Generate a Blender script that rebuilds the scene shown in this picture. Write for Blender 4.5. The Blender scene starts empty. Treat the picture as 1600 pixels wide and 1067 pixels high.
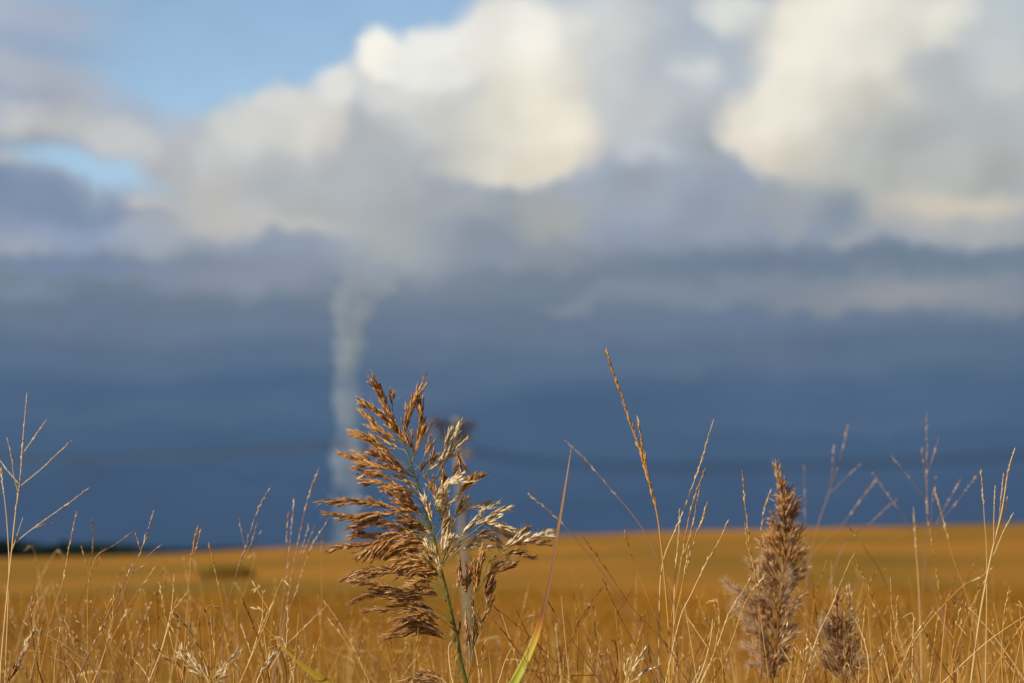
import bpy, math, random
import numpy as np
from mathutils import Vector, Matrix
R = math.radians
S = bpy.context.scene
COL = S.collection
rnd = random.Random(7)

# ------------------------------------------------------------------ camera
LENS, SENSOR, FOCUS, CAMZ = 70.0, 36.0, 2.2, 1.45
K = 1600 * LENS / SENSOR                      # photo pixels per unit tangent
PITCH = math.atan((850 - 533.5) / K)
cam_d = bpy.data.cameras.new('camera')
cam = bpy.data.objects.new('camera', cam_d); COL.objects.link(cam)
cam.location = (0, 0, CAMZ); cam.rotation_euler = (R(90) + PITCH, 0, 0)
cam_d.lens = LENS; cam_d.sensor_width = SENSOR
cam_d.clip_start = .1; cam_d.clip_end = 30000
cam_d.dof.use_dof = True; cam_d.dof.focus_distance = FOCUS; cam_d.dof.aperture_fstop = 5.6
S.camera = cam
S.view_settings.view_transform = 'Standard'; S.view_settings.look = 'None'
S.view_settings.exposure = 0.0; S.view_settings.gamma = 1.0
S.cycles.use_denoising = True
S.cycles.volume_step_rate = 1.0; S.cycles.max_bounces = 8
S.cycles.transparent_max_bounces = 12

CP, SP = math.cos(PITCH), math.sin(PITCH)
def ray(px, py):
    """direction (depth 1 along the view axis) of a photo pixel"""
    u, v = (px - 800) / K, (533.5 - py) / K
    return Vector((u, CP - v * SP, SP + v * CP))
def P(px, py, d): return Vector((0, 0, CAMZ)) + ray(px, py) * d

# ------------------------------------------------------------------ sun and sky
SUN_AZ, SUN_EL = R(232), R(30)
sun_dir = Vector((math.sin(SUN_AZ) * math.cos(SUN_EL), math.cos(SUN_AZ) * math.cos(SUN_EL), math.sin(SUN_EL)))
sl = bpy.data.lights.new('sun', 'SUN'); sl.energy = 5.0; sl.angle = R(.5); sl.color = (1.0, .88, .70)
so = bpy.data.objects.new('sun', sl); COL.objects.link(so)
so.rotation_euler = sun_dir.to_track_quat('Z', 'Y').to_euler(); so.location = (0, 0, 30)

def lin(c):
    return tuple((x / 255 / 12.92) if x / 255 <= .04045 else ((x / 255 + .055) / 1.055) ** 2.4 for x in c)

W = bpy.data.worlds.new('World'); S.world = W; W.use_nodes = True
nt = W.node_tree; nt.nodes.clear()
def N(t, **kw):
    n = nt.nodes.new(t)
    for k, v in kw.items():
        if k.startswith('i_'): n.inputs[int(k[2:])].default_value = v
        else: setattr(n, k, v)
    return n
def L(a, b): nt.links.new(a, b)
def M_(op, a, b=None, c=None):
    n = N('ShaderNodeMath', operation=op)
    for i, x in enumerate((a, b, c)):
        if x is None: continue
        if isinstance(x, (int, float)): n.inputs[i].default_value = x
        else: L(x, n.inputs[i])
    return n.outputs[0]
tc = N('ShaderNodeTexCoord'); sx = N('ShaderNodeSeparateXYZ'); L(tc.outputs['Generated'], sx.inputs[0])
X, Y, Z = sx.outputs
az = M_('ARCTAN2', X, Y)
el = M_('ARCTAN2', Z, M_('SQRT', M_('ADD', M_('MULTIPLY', X, X), M_('MULTIPLY', Y, Y))))
U = K / 100
cx = N('ShaderNodeCombineXYZ'); L(M_('MULTIPLY', az, U), cx.inputs[0]); L(M_('MULTIPLY', el, U), cx.inputs[1])
q0 = cx.outputs[0]
def noise(vec, scale, detail=2.0, rough=.5, off=(0, 0, 0), st=(1, 1, 1)):
    mp = N('ShaderNodeMapping'); L(vec, mp.inputs[0]); mp.inputs[1].default_value = off; mp.inputs[3].default_value = st
    n = N('ShaderNodeTexNoise'); L(mp.outputs[0], n.inputs['Vector'])
    n.inputs['Scale'].default_value = scale; n.inputs['Detail'].default_value = detail; n.inputs['Roughness'].default_value = rough
    return n
def warp(vec, scale, amt, off, st=(1, 1, 1), detail=2):
    n = noise(vec, scale, detail, .5, off, st)
    s = N('ShaderNodeVectorMath', operation='SUBTRACT'); L(n.outputs['Color'], s.inputs[0]); s.inputs[1].default_value = (.5, .5, .5)
    m = N('ShaderNodeVectorMath', operation='MULTIPLY'); L(s.outputs[0], m.inputs[0]); m.inputs[1].default_value = (amt, amt, 0)
    a = N('ShaderNodeVectorMath', operation='ADD'); L(vec, a.inputs[0]); L(m.outputs[0], a.inputs[1])
    return a.outputs[0]
q = warp(warp(q0, .75, .75, (3, 1, 0)), 2.0, .40, (0, 7, 2), detail=3)
def uv(px, py):
    d = ray(px, py); return math.atan2(d.x, d.y) * U, math.atan2(d.z, math.hypot(d.x, d.y)) * U
# storm bank: colour by elevation
ramp = N('ShaderNodeValToRGB'); cr = ramp.color_ramp; cr.interpolation = 'EASE'
bands = [(880, (62, 85, 114)), (800, (64, 87, 117)), (700, (69, 94, 124)), (620, (77, 101, 131)), (560, (89, 110, 136)),
         (500, (104, 121, 143)), (440, (121, 135, 151)), (360, (140, 153, 172)), (250, (158, 170, 187)), (120, (168, 180, 196)), (-60, (180, 190, 200))]
e0, e1 = uv(800, 900)[1], uv(800, -100)[1]
stops = [((uv(800, y)[1] - e0) / (e1 - e0), lin(c)) for y, c in bands]
while len(cr.elements) < len(stops): cr.elements.new(.5)
for k, (p, c) in enumerate(stops):
    cr.elements[k].position = p
for k, (p, c) in enumerate(stops):
    cr.elements[k].position = p; cr.elements[k].color = (*c, 1)
sq = N('ShaderNodeSeparateXYZ'); L(warp(q0, .35, 1.0, (9, 4, 1), (1, 3, 1), 3), sq.inputs[0])
mr = N('ShaderNodeMapRange'); L(sq.outputs[1], mr.inputs[0]); mr.inputs[1].default_value = e0; mr.inputs[2].default_value = e1
L(mr.outputs[0], ramp.inputs[0])
col = ramp.outputs[0]
# blue air from the Sky Texture
sky = N('ShaderNodeTexSky'); sky.sky_type = 'NISHITA'; sky.sun_disc = False
sky.sun_elevation = SUN_EL; sky.sun_rotation = SUN_AZ; sky.altitude = 100; sky.air_density = 1.0; sky.dust_density = .6
def ell(vec, px, py, rx, ry, rot, soft):
    u, v = uv(px, py)
    mp = N('ShaderNodeMapping'); mp.vector_type = 'TEXTURE'; L(vec, mp.inputs[0])
    mp.inputs[1].default_value = (u, v, 0); mp.inputs[2].default_value = (0, 0, R(rot)); mp.inputs[3].default_value = (rx / 100, ry / 100, 1)
    ln = N('ShaderNodeVectorMath', operation='LENGTH'); L(mp.outputs[0], ln.inputs[0])
    m = N('ShaderNodeMapRange'); m.interpolation_type = 'SMOOTHSTEP'; L(ln.outputs['Value'], m.inputs[0])
    m.inputs[1].default_value = 1 + soft * .5; m.inputs[2].default_value = max(0, 1 - soft); m.inputs[3].default_value = 0; m.inputs[4].default_value = 1
    return m.outputs[0]
def blob(px, py, rx, ry, c, op=1.0, rot=0, soft=.6):
    global col
    ch = N('ShaderNodeVectorMath', operation='MULTIPLY_ADD'); L(col, ch.inputs[0]); ch.inputs[1].default_value = (1e-7, 1e-7, 0); L(q, ch.inputs[2])
    f = ell(ch.outputs[0], px, py, rx, ry, rot, soft)       # chained so that Cycles evaluates the clouds one after another
    if op < 1: f = M_('MULTIPLY', f, op)
    mx = N('ShaderNodeMix', data_type='RGBA'); L(f, mx.inputs[0]); L(col, mx.inputs[6]); mx.inputs[7].default_value = (*lin(c), 1)
    col = mx.outputs[2]
# clear-air openings, kept as a separate mask
clear = None
for a in [(330, 20, 330, 190, 0, .30), (560, -60, 260, 150, 0, .3), (140, 268, 150, 26, -10, .7), (90, 80, 120, 40, 0, .9)]:
    f = ell(q, *a)
    clear = f if clear is None else M_('MAXIMUM', clear, f)
# the clouds, back to front: px, py, rx, ry, colour, opacity, rotation, softness
CL = [
 # far left bank
 (60, 38, 130, 45, (168, 178, 197), .85, 0, .9), (20, 85, 150, 30, (150, 165, 190), .7, 0, 1),
 (70, 150, 150, 55, (172, 179, 192), 1, -12, .7), (20, 148, 70, 16, (158, 167, 186), .8, 0, .9),
 (50, 195, 95, 28, (197, 197, 196), .95, 0, .8), (190, 225, 110, 38, (190, 192, 194), 1, -18, .6),
 (10, 255, 40, 14, (185, 190, 196), .8, 0, .9), (285, 215, 60, 40, (185, 188, 194), .9, 0, .8),
 (50, 320, 170, 38, (124, 142, 169), 1, -8, .7), (200, 326, 40, 14, (132, 148, 172), .7, 0, 1), (90, 368, 200, 24, (147, 161, 188), .8, 0, .9),
 (20, 378, 60, 20, (160, 170, 184), .8, 0, .9), (150, 415, 170, 22, (116, 135, 168), .8, 0, .9),
 (30, 460, 70, 20, (128, 142, 162), .6, 0, .9),
 # middle mass
 (235, 318, 45, 16, (200, 200, 202), .9, 0, .9), (240, 365, 70, 40, (165, 173, 186), .9, 0, .9),
 (350, 310, 120, 75, (186, 189, 192), 1, 0, .7), (380, 230, 120, 60, (195, 197, 198), 1, 20, .5),
 (450, 190, 115, 58, (208, 209, 206), 1, 15, .45), (440, 152, 44, 28, (213, 213, 210), 1, 0, .5),
 (480, 300, 160, 75, (180, 184, 186), 1, 0, .8), (500, 205, 65, 48, (222, 217, 207), .9, 60, .9),
 (360, 345, 80, 26, (192, 190, 188), .8, 0, .9), (330, 300, 60, 40, (190, 190, 186), .8, 0, .9),
 (430, 300, 50, 20, (166, 173, 180), .6, 0, 1),
 (600, 240, 110, 90, (178, 182, 185), 1, 0, .8), (530, 340, 120, 24, (176, 178, 178), .9, -10, .9),
 (480, 357, 80, 16, (196, 194, 188), .8, -8, 1),
 (420, 385, 110, 26, (140, 152, 172), .8, 0, 1), (400, 430, 220, 30, (140, 149, 168), .8, 0, 1),
 (600, 300, 150, 60, (164, 170, 176), .8, 0, 1),
 # big cumulus
 (533, 137, 46, 28, (226, 226, 220), .95, 10, .65), (590, 130, 40, 50, (210, 211, 208), 1, 0, .7),
 (650, 150, 90, 60, (218, 219, 215), 1, 0, .6), (600, 96, 44, 46, (246, 243, 232), 1, 0, .32),
 (690, 90, 100, 55, (231, 231, 226), 1, 18, .35), (800, 60, 110, 80, (232, 230, 222), 1, 10, .45),
 (640, 175, 45, 22, (216, 215, 210), .9, 0, .9), (690, 200, 70, 55, (203, 204, 202), 1, 0, .9),
 (830, 180, 100, 110, (232, 226, 210), 1, 0, .6), (770, 200, 60, 80, (222, 219, 206), .9, 0, .9),
 (740, 240, 60, 45, (205, 203, 195), .9, 0, .9), (855, 110, 50, 80, (240, 234, 220), .9, 0, .9),
 (880, 205, 58, 65, (233, 224, 206), 1, 0, 1), (848, 262, 72, 30, (226, 217, 198), .9, 0, 1.3), (900, 60, 50, 70, (222, 222, 216), .9, 0, .9), (908, 140, 50, 70, (224, 219, 207), .85, 0, 1), (785, 262, 62, 30, (222, 216, 201), .85, 0, .9), (722, 268, 44, 22, (208, 205, 197), .8, 0, 1), (935, 205, 30, 34, (206, 203, 194), .8, 0, 1.1),
 (975, 60, 70, 90, (206, 208, 208), 1, 0, .8), (970, 160, 60, 80, (199, 202, 202), 1, 0, .8),
 (1040, 85, 50, 60, (180, 189, 199), .8, 0, 1.1), (1090, 170, 90, 80, (182, 188, 194), 1, 0, .8),
 (1010, 180, 50, 40, (194, 197, 198), .9, 0, .9), (1085, 114, 48, 20, (204, 206, 205), .85, 0, 1.2),
 (1140, 28, 65, 40, (216, 218, 213), 1, 0, .6), (1190, 80, 70, 50, (182, 190, 195), .9, 0, .9),
 (1105, 225, 55, 50, (160, 168, 177), .9, 0, 1.1), (1010, 236, 50, 26, (205, 209, 213), .8, 0, 1.3),
 (1020, 300, 130, 55, (157, 165, 178), 1, 0, .8), (720, 320, 100, 40, (160, 166, 172), 1, 0, .9),
 (865, 345, 85, 48, (164, 168, 168), 1, 0, .8), (760, 380, 90, 45, (136, 146, 160), 1, 0, .9),
 (1160, 330, 150, 60, (146, 156, 171), 1, 0, .9), (900, 400, 110, 26, (140, 147, 158), .8, 0, .9),
 # right cumulus
 (1480, 200, 220, 160, (178, 183, 186), 1, 0, .6), (1300, 70, 120, 150, (236, 231, 217), 1, -25, .45),
 (1230, 190, 105, 75, (233, 227, 213), 1, 10, .32), (1300, 150, 100, 100, (226, 221, 208), 1, 0, .8),
 (1235, 245, 75, 40, (222, 213, 196), 1, 0, .7), (1340, 30, 110, 90, (236, 231, 218), 1, 0, .8),
 (1440, 40, 100, 60, (222, 220, 210), 1, 0, .8), (1490, 30, 45, 50, (234, 231, 219), .9, 0, .9), (1370, 170, 80, 60, (200, 200, 192), .8, 0, 1),
 (1560, 60, 60, 90, (196, 202, 204), .9, 0, .9), (1575, 125, 40, 30, (196, 199, 196), .9, 0, .9),
 (1420, 230, 170, 60, (174, 178, 178), .9, 0, 1), (1380, 300, 90, 60, (178, 181, 178), .9, 0, .9),
 (1310, 275, 100, 42, (184, 185, 179), .85, 0, 1.1), (1225, 320, 70, 36, (158, 164, 169), .8, 0, 1.1), (1520, 260, 120, 40, (176, 178, 174), .8, 0, 1),
 (1480, 325, 150, 40, (184, 183, 178), 1, 0, .8), (1500, 312, 110, 22, (207, 200, 184), .95, 0, .9),
 (1335, 372, 40, 28, (166, 170, 175), 1, 0, .8), (1540, 365, 120, 20, (170, 172, 172), .8, 0, .9),
 (1235, 355, 30, 26, (154, 160, 168), .8, 0, .9), (1318, 330, 40, 44, (116, 132, 150), .75, 20, 1.3),
 (1460, 408, 220, 26, (108, 125, 144), .85, 0, 1.2), (1150, 412, 260, 28, (112, 127, 148), .95, 0, .9), (880, 430, 130, 16, (112, 128, 146), .8, 0, .9),
 (1400, 466, 200, 26, (150, 153, 159), .9, 2, 1.1), (1130, 462, 240, 20, (132, 143, 160), .55, 0, 1.2),
 (890, 475, 60, 14, (138, 147, 160), .6, 0, 1), (1180, 505, 240, 14, (104, 121, 150), .6, 0, 1), (1560, 480, 100, 20, (140, 146, 156), .7, 0, .9),
 (250, 640, 300, 16, (84, 105, 131), .5, 0, 1.3), (1200, 565, 320, 18, (98, 117, 140), .5, 2, 1.3), (880, 640, 260, 16, (66, 92, 124), .5, 0, 1.3), (400, 598, 220, 14, (69, 97, 130), .5, 3, 1.3), (90, 560, 180, 16, (92, 112, 141), .5, 0, 1.3),
 (1300, 655, 260, 14, (84, 107, 134), .5, -2, 1.3), (700, 540, 260, 16, (100, 118, 142), .45, 2, 1.3), (1050, 770, 400, 12, (70, 94, 123), .5, 1, 1.3), (250, 745, 300, 10, (60, 83, 114), .4, 0, 1.3), (640, 610, 120, 12, (86, 107, 134), .4, 0, 1.4),
 # cloud foot where the steam column meets it
 (610, 380, 95, 48, (170, 174, 175), .75, 0, 1.4),
]
cloud_mask_in = []
bg0 = N('ShaderNodeMix', data_type='RGBA')
skm = N('ShaderNodeMix', data_type='RGBA', blend_type='MULTIPLY'); skm.inputs[0].default_value = 1
L(sky.outputs[0], skm.inputs[6]); skm.inputs[7].default_value = (.14, .14, .14, 1)     # Nishita at strength 0.14
tint = N('ShaderNodeMix', data_type='RGBA', blend_type='MULTIPLY'); tint.inputs[0].default_value = 1
L(skm.outputs[2], tint.inputs[6]); tint.inputs[7].default_value = (1.06, 1.07, 1.04, 1)
L(clear, bg0.inputs[0]); L(col, bg0.inputs[6]); L(tint.outputs[2], bg0.inputs[7]); col = bg0.outputs[2]
for b in CL: blob(*b)
# uneven cloud tone, plus one-sided relief shading painted into the colour
nz = noise(q0, .95, 4, .5, (5, 5, 5), (.65, 1.15, 1))
ba = noise(q, .62, 1.2, .4, (2, 8, 5)); bb = noise(q, .62, 1.2, .4, (2 + .22, 8 - .16, 5))
emb = M_('MULTIPLY', M_('SUBTRACT', ba.outputs['Fac'], bb.outputs['Fac']), .62)
hi = N('ShaderNodeMapRange'); hi.interpolation_type = 'SMOOTHSTEP'; L(el, hi.inputs[0]); hi.inputs[1].default_value = uv(800, 440)[1] / U; hi.inputs[2].default_value = uv(800, 300)[1] / U
emb = M_('MULTIPLY', M_('MULTIPLY', emb, hi.outputs[0]), M_('SUBTRACT', 1.0, clear))
mm = N('ShaderNodeMapRange'); L(nz.outputs['Fac'], mm.inputs[0]); mm.inputs[1].default_value = .25; mm.inputs[2].default_value = .75
mm.inputs[3].default_value = .95; mm.inputs[4].default_value = 1.06
sc_ = N('ShaderNodeVectorMath', operation='SCALE'); L(col, sc_.inputs[0]); L(M_('ADD', mm.outputs[0], emb), sc_.inputs['Scale'])
# the cloud bank fills the north; elsewhere the open sky
front = ell(q0, 800, 300, 3400, 1500, 0, .35)
fm = N('ShaderNodeMix', data_type='RGBA'); L(front, fm.inputs[0]) 
opn = N('ShaderNodeMix', data_type='RGBA', blend_type='MULTIPLY'); opn.inputs[0].default_value = 1; L(sky.outputs[0], opn.inputs[6]); opn.inputs[7].default_value = (.065, .065, .065, 1)
L(opn.outputs[2], fm.inputs[6]); L(sc_.outputs[0], fm.inputs[7])
bgn = N('ShaderNodeBackground'); L(fm.outputs[2], bgn.inputs[0]); bgn.inputs[1].default_value = 1.0
wo = N('ShaderNodeOutputWorld'); L(bgn.outputs[0], wo.inputs[0])
W.cycles.sampling_method = 'MANUAL'; W.cycles.sample_map_resolution = 512

# ------------------------------------------------------------------ materials
def mat(name, stops, rough=.6, transl=0.0, scale=60, amount=.18, island=True, spec=.4, bump=0.0, stretch=(1, 1, 1), coord='Object', sheen=0):
    m = bpy.data.materials.new(name); m.use_nodes = True; t = m.node_tree; t.nodes.clear()
    n = t.nodes.new; l = t.links.new
    out = n('ShaderNodeOutputMaterial'); pb = n('ShaderNodeBsdfPrincipled'); pb.inputs['Roughness'].default_value = rough
    pb.inputs['Specular IOR Level'].default_value = spec
    tcn = n('ShaderNodeTexCoord'); mp = n('ShaderNodeMapping'); mp.inputs[3].default_value = stretch; l(tcn.outputs[coord], mp.inputs[0])
    nn = n('ShaderNodeTexNoise'); nn.inputs['Scale'].default_value = scale; nn.inputs['Detail'].default_value = 4; l(mp.outputs[0], nn.inputs['Vector'])
    fac = nn.outputs['Fac']
    if island:
        g = n('ShaderNodeNewGeometry'); mx = n('ShaderNodeMix'); mx.inputs[0].default_value = amount
        l(g.outputs['Random Per Island'], mx.inputs[2]); l(fac, mx.inputs[3]); fac = mx.outputs[0]
    rp = n('ShaderNodeValToRGB'); c = rp.color_ramp
    while len(c.elements) < len(stops): c.elements.new(.5)
    for k, (p, rgb) in enumerate(stops): c.elements[k].position = p; c.elements[k].color = (*rgb, 1)
    l(fac, rp.inputs[0]); l(rp.outputs[0], pb.inputs['Base Color'])
    if bump:
        b = n('ShaderNodeBump'); b.inputs['Strength'].default_value = bump; l(nn.outputs['Fac'], b.inputs['Height']); l(b.outputs[0], pb.inputs['Normal'])
    if transl:
        tr = n('ShaderNodeBsdfTranslucent'); l(rp.outputs[0], tr.inputs[0]); ms = n('ShaderNodeMixShader'); ms.inputs[0].default_value = transl
        l(pb.outputs[0], ms.inputs[1]); l(tr.outputs[0], ms.inputs[2]); l(ms.outputs[0], out.inputs[0])
    else: l(pb.outputs[0], out.inputs[0])
    return m
M = {}
M['brown'] = mat('reed_brown', [(0, (.09, .03, .006)), (.3, (.38, .155, .032)), (.65, (.68, .36, .10)), (1, (.88, .66, .36))], .32, .25, 400)
M['dkbrown'] = mat('reed_dark_brown', [(0, (.06, .021, .006)), (.33, (.30, .125, .03)), (.68, (.54, .28, .09)), (1, (.82, .62, .36))], .32, .25, 400)
M['cream'] = mat('reed_cream', [(0, (.30, .13, .03)), (.2, (.66, .42, .16)), (.4, (.90, .76, .46)), (1, (.95, .90, .72))], .25, .25, 400)
M['rachis'] = mat('reed_green_stalk', [(0, (.10, .11, .03)), (.5, (.20, .19, .05)), (1, (.34, .28, .10))], .45, 0, 120, island=False)
M['culm'] = mat('reed_green_stem', [(0, (.035, .055, .010)), (.55, (.075, .11, .016)), (1, (.24, .26, .06))], .32, 0, 25, island=False, spec=.5, stretch=(6, 6, .5))
M['hair'] = mat('silk', [(0, (.60, .44, .28)), (1, (.88, .78, .62))], .45, .5, 100, spec=.5)
M['wool'] = mat('wool', [(0, (.50, .30, .15)), (.5, (.84, .66, .44)), (1, (.96, .90, .78))], .5, .5, 100, spec=.4)
M['amber'] = mat('grass_amber', [(0, (.20, .075, .012)), (.4, (.54, .27, .05)), (.75, (.78, .48, .14)), (1, (.90, .72, .38))], .3, .25, 200)
M['straw'] = mat('grass_straw', [(0, (.32, .15, .035)), (.35, (.68, .43, .15)), (.7, (.88, .70, .38)), (1, (.94, .86, .64))], .3, .25, 200)
M['mauve'] = mat('grass_mauve', [(0, (.30, .15, .08)), (.45, (.58, .36, .20)), (.8, (.80, .62, .42)), (1, (.92, .82, .66))], .35, .2, 200)
M['mauvestem'] = mat('grass_mauve_stem', [(0, (.20, .09, .05)), (1, (.46, .27, .17))], .45, .1, 40)
M['rust'] = mat('grass_rust', [(0, (.05, .018, .005)), (.5, (.22, .08, .016)), (1, (.50, .24, .07))], .4, .15, 200)
M['tangle'] = mat('grass_tangle', [(0, (.09, .032, .005)), (.35, (.40, .19, .027)), (.7, (.74, .46, .12)), (1, (.92, .76, .40))], .3, .25, 200)
M['yellowgreen'] = mat('grass_yellow_green', [(0, (.20, .15, .012)), (.5, (.40, .29, .03)), (1, (.60, .46, .10))], .4, .15, 200)
M['field'] = None

# ------------------------------------------------------------------ mesh builder
class MB:
    def __init__(s): s.v = []; s.f = []
    def tube(s, pts, rads, n=5):
        b = len(s.v); k = len(pts)
        t0 = (pts[1] - pts[0]).normalized(); a = t0.orthogonal().normalized()
        for i in range(k):
            t = (pts[min(i + 1, k - 1)] - pts[max(i - 1, 0)]).normalized()
            a = (a - t * a.dot(t)).normalized(); c = t.cross(a)
            for j in range(n):
                w = 2 * math.pi * j / n; s.v.append(pts[i] + (a * math.cos(w) + c * math.sin(w)) * rads[i])
        for i in range(k - 1):
            for j in range(n):
                s.f.append((b + i * n + j, b + i * n + (j + 1) % n, b + (i + 1) * n + (j + 1) % n, b + (i + 1) * n + j))
        s.f.append(tuple(b + j for j in reversed(range(n)))); s.f.append(tuple(b + (k - 1) * n + j for j in range(n)))
    def glume(s, p, d, ln, wd, bend=None):
        """a slender pointed husk"""
        d = d.normalized(); a = d.orthogonal().normalized(); w = rnd.uniform(0, 6.28)
        a = a * math.cos(w) + d.cross(a) * math.sin(w); c = d.cross(a)
        if bend is None: bend = a * rnd.uniform(-.12, .12)
        b = len(s.v); s.v.append(p)
        for (t, r) in ((.25, 1.0), (.6, .75)):
            o = p + d * ln * t + bend * ln * t * t
            for (x, y) in ((1, 0), (0, .55), (-1, 0), (0, -.55)): s.v.append(o + (a * x + c * y) * wd * .5 * r)
        s.v.append(p + d * ln + bend * ln)
        for j in range(4):
            k = (j + 1) % 4
            s.f.append((b, b + 1 + k, b + 1 + j)); s.f.append((b + 1 + j, b + 1 + k, b + 5 + k, b + 5 + j)); s.f.append((b + 5 + j, b + 5 + k, b + 9))
    def hair(s, p, d, ln, wd, droop=0.0):
        wd *= rnd.uniform(.7, 1.5)
        d = d.normalized(); a = Vector((rnd.gauss(0, 1), rnd.gauss(0, 1), rnd.gauss(0, 1))); a = (a - d * a.dot(d)).normalized()
        side = d.cross(a) * wd * .5; bend = a * ln * rnd.uniform(.05, .35) + Vector((0, 0, -1)) * ln * droop
        m = p + d * ln * .55 + bend * .3; e = p + d * ln + bend; b = len(s.v)
        s.v += [p + side, p - side, m - side * .8, m + side * .8, e]
        s.f += [(b, b + 1, b + 2, b + 3), (b + 3, b + 2, b + 4)]
    def build(s, name, m, parent=None, smooth=True):
        me = bpy.data.meshes.new(name); org = parent.matrix_world.translation if parent is not None else Vector((0, 0, 0))
        org = ORG.get(parent.name, Vector((0, 0, 0))) if parent is not None else s.__dict__.get('org', Vector((0, 0, 0)))
        me.from_pydata([v - org for v in s.v], [], s.f)
        if smooth: me.polygons.foreach_set('use_smooth', [True] * len(me.polygons))
        me.materials.append(m)
        o = bpy.data.objects.new(name, me); COL.objects.link(o)
        if parent is not None: o.parent = parent; ORG[o.name] = org
        else: o.location = org; ORG[o.name] = org
        return o
ORG = {}
def tag(o, label=None, cat=None, group=None, kind=None):
    for k, v in (('label', label), ('category', cat), ('group', group), ('kind', kind)):
        if v: o[k] = v
    return o
def thing(name, loc, label, cat, group=None):
    o = bpy.data.objects.new(name, None); COL.objects.link(o); o.location = loc; o.empty_display_size = .05
    ORG[o.name] = Vector(loc); return tag(o, label, cat, group)

def spline(pts, n):
    """Catmull-Rom through pts (tuples), n samples"""
    p = [np.array(x, float) for x in pts]
    if len(p) == 2: return [p[0] + (p[1] - p[0]) * t for t in np.linspace(0, 1, n)]
    p = [2 * p[0] - p[1]] + p + [2 * p[-1] - p[-2]]
    out = []; m = len(p) - 3
    for t in np.linspace(0, m - 1e-6, n):
        i = int(t); u = t - i; a, b, c, d = p[i:i + 4]
        out.append(.5 * ((2 * b) + (-a + c) * u + (2 * a - 5 * b + 4 * c - d) * u * u + (-a + 3 * b - 3 * c + d) * u ** 3))
    return out
def path(pts, d0, d1=None, n=None, wig=0.0):
    """photo polyline to a curve in the meadow, distance running from d0 to d1"""
    if d1 is None: d1 = d0
    n = n or max(6, len(pts) * 4)
    s = spline(pts, n); o = []
    ph = rnd.uniform(0, 6)
    for i, a in enumerate(s):
        t = i / (n - 1); o.append(P(a[0], a[1], d0 + (d1 - d0) * t + wig * math.sin(ph + t * 5)))
    return o
def at(pts, t):
    k = t * (len(pts) - 1); i = min(int(k), len(pts) - 2); return pts[i].lerp(pts[i + 1], k - i), (pts[i + 1] - pts[i]).normalized()
def length(pts): return sum((pts[i + 1] - pts[i]).length for i in range(len(pts) - 1))

# ------------------------------------------------------------------ ground
def ss(a, b, x):
    t = np.clip((x - a) / (b - a), 0, 1); return t * t * (3 - 2 * t)
PXC = [-1200, 0, 230, 400, 600, 800, 1100, 1600, 2800]; PYC = [885, 877, 870, 858, 846, 839, 829, 818, 806]
def crest(x):      # height of the rise 300 m out
    px = 800 + x / 300 * K
    return CAMZ + (850 - np.interp(px, PXC, PYC)) / K * 300 / CP
def ground_z(x, y):
    r = np.hypot(x * .3, y)
    base = -2.25 * ss(4, 45, y)
    z = base + (crest(x / np.maximum(y, 80) * 300) + 2.25) * ss(75, 300, y)
    z = z - (45 + 0 * x) * ss(310, 2600, y)
    return z + .05 * np.sin(x * .31 + y * .11) * ss(6, 20, y) + .10 * np.sin(x * .05 - y * .07) * ss(20, 60, y) * (1 - ss(200, 300, y))
def sheet(name, xs, ys, fz, m, **kw):
    Xg, Yg = np.meshgrid(xs, ys); Zg = fz(Xg, Yg)
    v = np.stack([Xg, Yg, Zg], -1).reshape(-1, 3); nx, ny = len(xs), len(ys)
    i = np.arange((ny - 1) * (nx - 1)); r, c = i // (nx - 1), i % (nx - 1); a = r * nx + c
    f = np.stack([a, a + 1, a + nx + 1, a + nx], -1)
    me = bpy.data.meshes.new(name); me.from_pydata(v.tolist(), [], f.tolist()); me.polygons.foreach_set('use_smooth', [True] * len(f)); me.materials.append(m)
    o = bpy.data.objects.new(name, me); COL.objects.link(o); return tag(o, **kw)

def field_mat():
    m = bpy.data.materials.new('field'); m.use_nodes = True; t = m.node_tree; n = t.nodes.new; l = t.links.new
    pb = t.nodes['Principled BSDF']; pb.inputs['Roughness'].default_value = .9; pb.inputs['Specular IOR Level'].default_value = .1
    tcn = n('ShaderNodeTexCoord')
    def nz(scale, st=(1, 1, 1), det=4):
        mp = n('ShaderNodeMapping'); mp.inputs[3].default_value = st; l(tcn.outputs['Object'], mp.inputs[0])
        x = n('ShaderNodeTexNoise'); x.inputs['Scale'].default_value = scale; x.inputs['Detail'].default_value = det; l(mp.outputs[0], x.inputs['Vector']); return x.outputs['Fac']
    r1 = n('ShaderNodeValToRGB'); l(nz(.045, (.6, .5, 1), 3), r1.inputs[0])
    c = r1.color_ramp; c.elements.new(.5)
    for k, (p, rgb) in enumerate([(.34, (.20, .122, .008)), (.5, (.34, .158, .012)), (.66, (.45, .198, .02))]): c.elements[k].position = p; c.elements[k].color = (*rgb, 1)
    r2 = n('ShaderNodeValToRGB'); l(nz(2.2, (1, .5, 1), 6), r2.inputs[0])
    c = r2.color_ramp; c.elements[0].position = .3; c.elements[0].color = (.85, .86, .82, 1); c.elements[1].position = .7; c.elements[1].color = (1.06, 1.05, 1.04, 1)
    mx = n('ShaderNodeMix'); mx.data_type = 'RGBA'; mx.blend_type = 'MULTIPLY'; mx.inputs[0].default_value = 1; l(r1.outputs[0], mx.inputs[6]); l(r2.outputs[0], mx.inputs[7])
    l(mx.outputs[2], pb.inputs['Base Color'])
    b = n('ShaderNodeBump'); b.inputs['Strength'].default_value = .25; b.inputs['Distance'].default_value = .2; l(nz(6), b.inputs['Height']); l(b.outputs[0], pb.inputs['Normal'])
    return m
M['field'] = field_mat()
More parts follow.
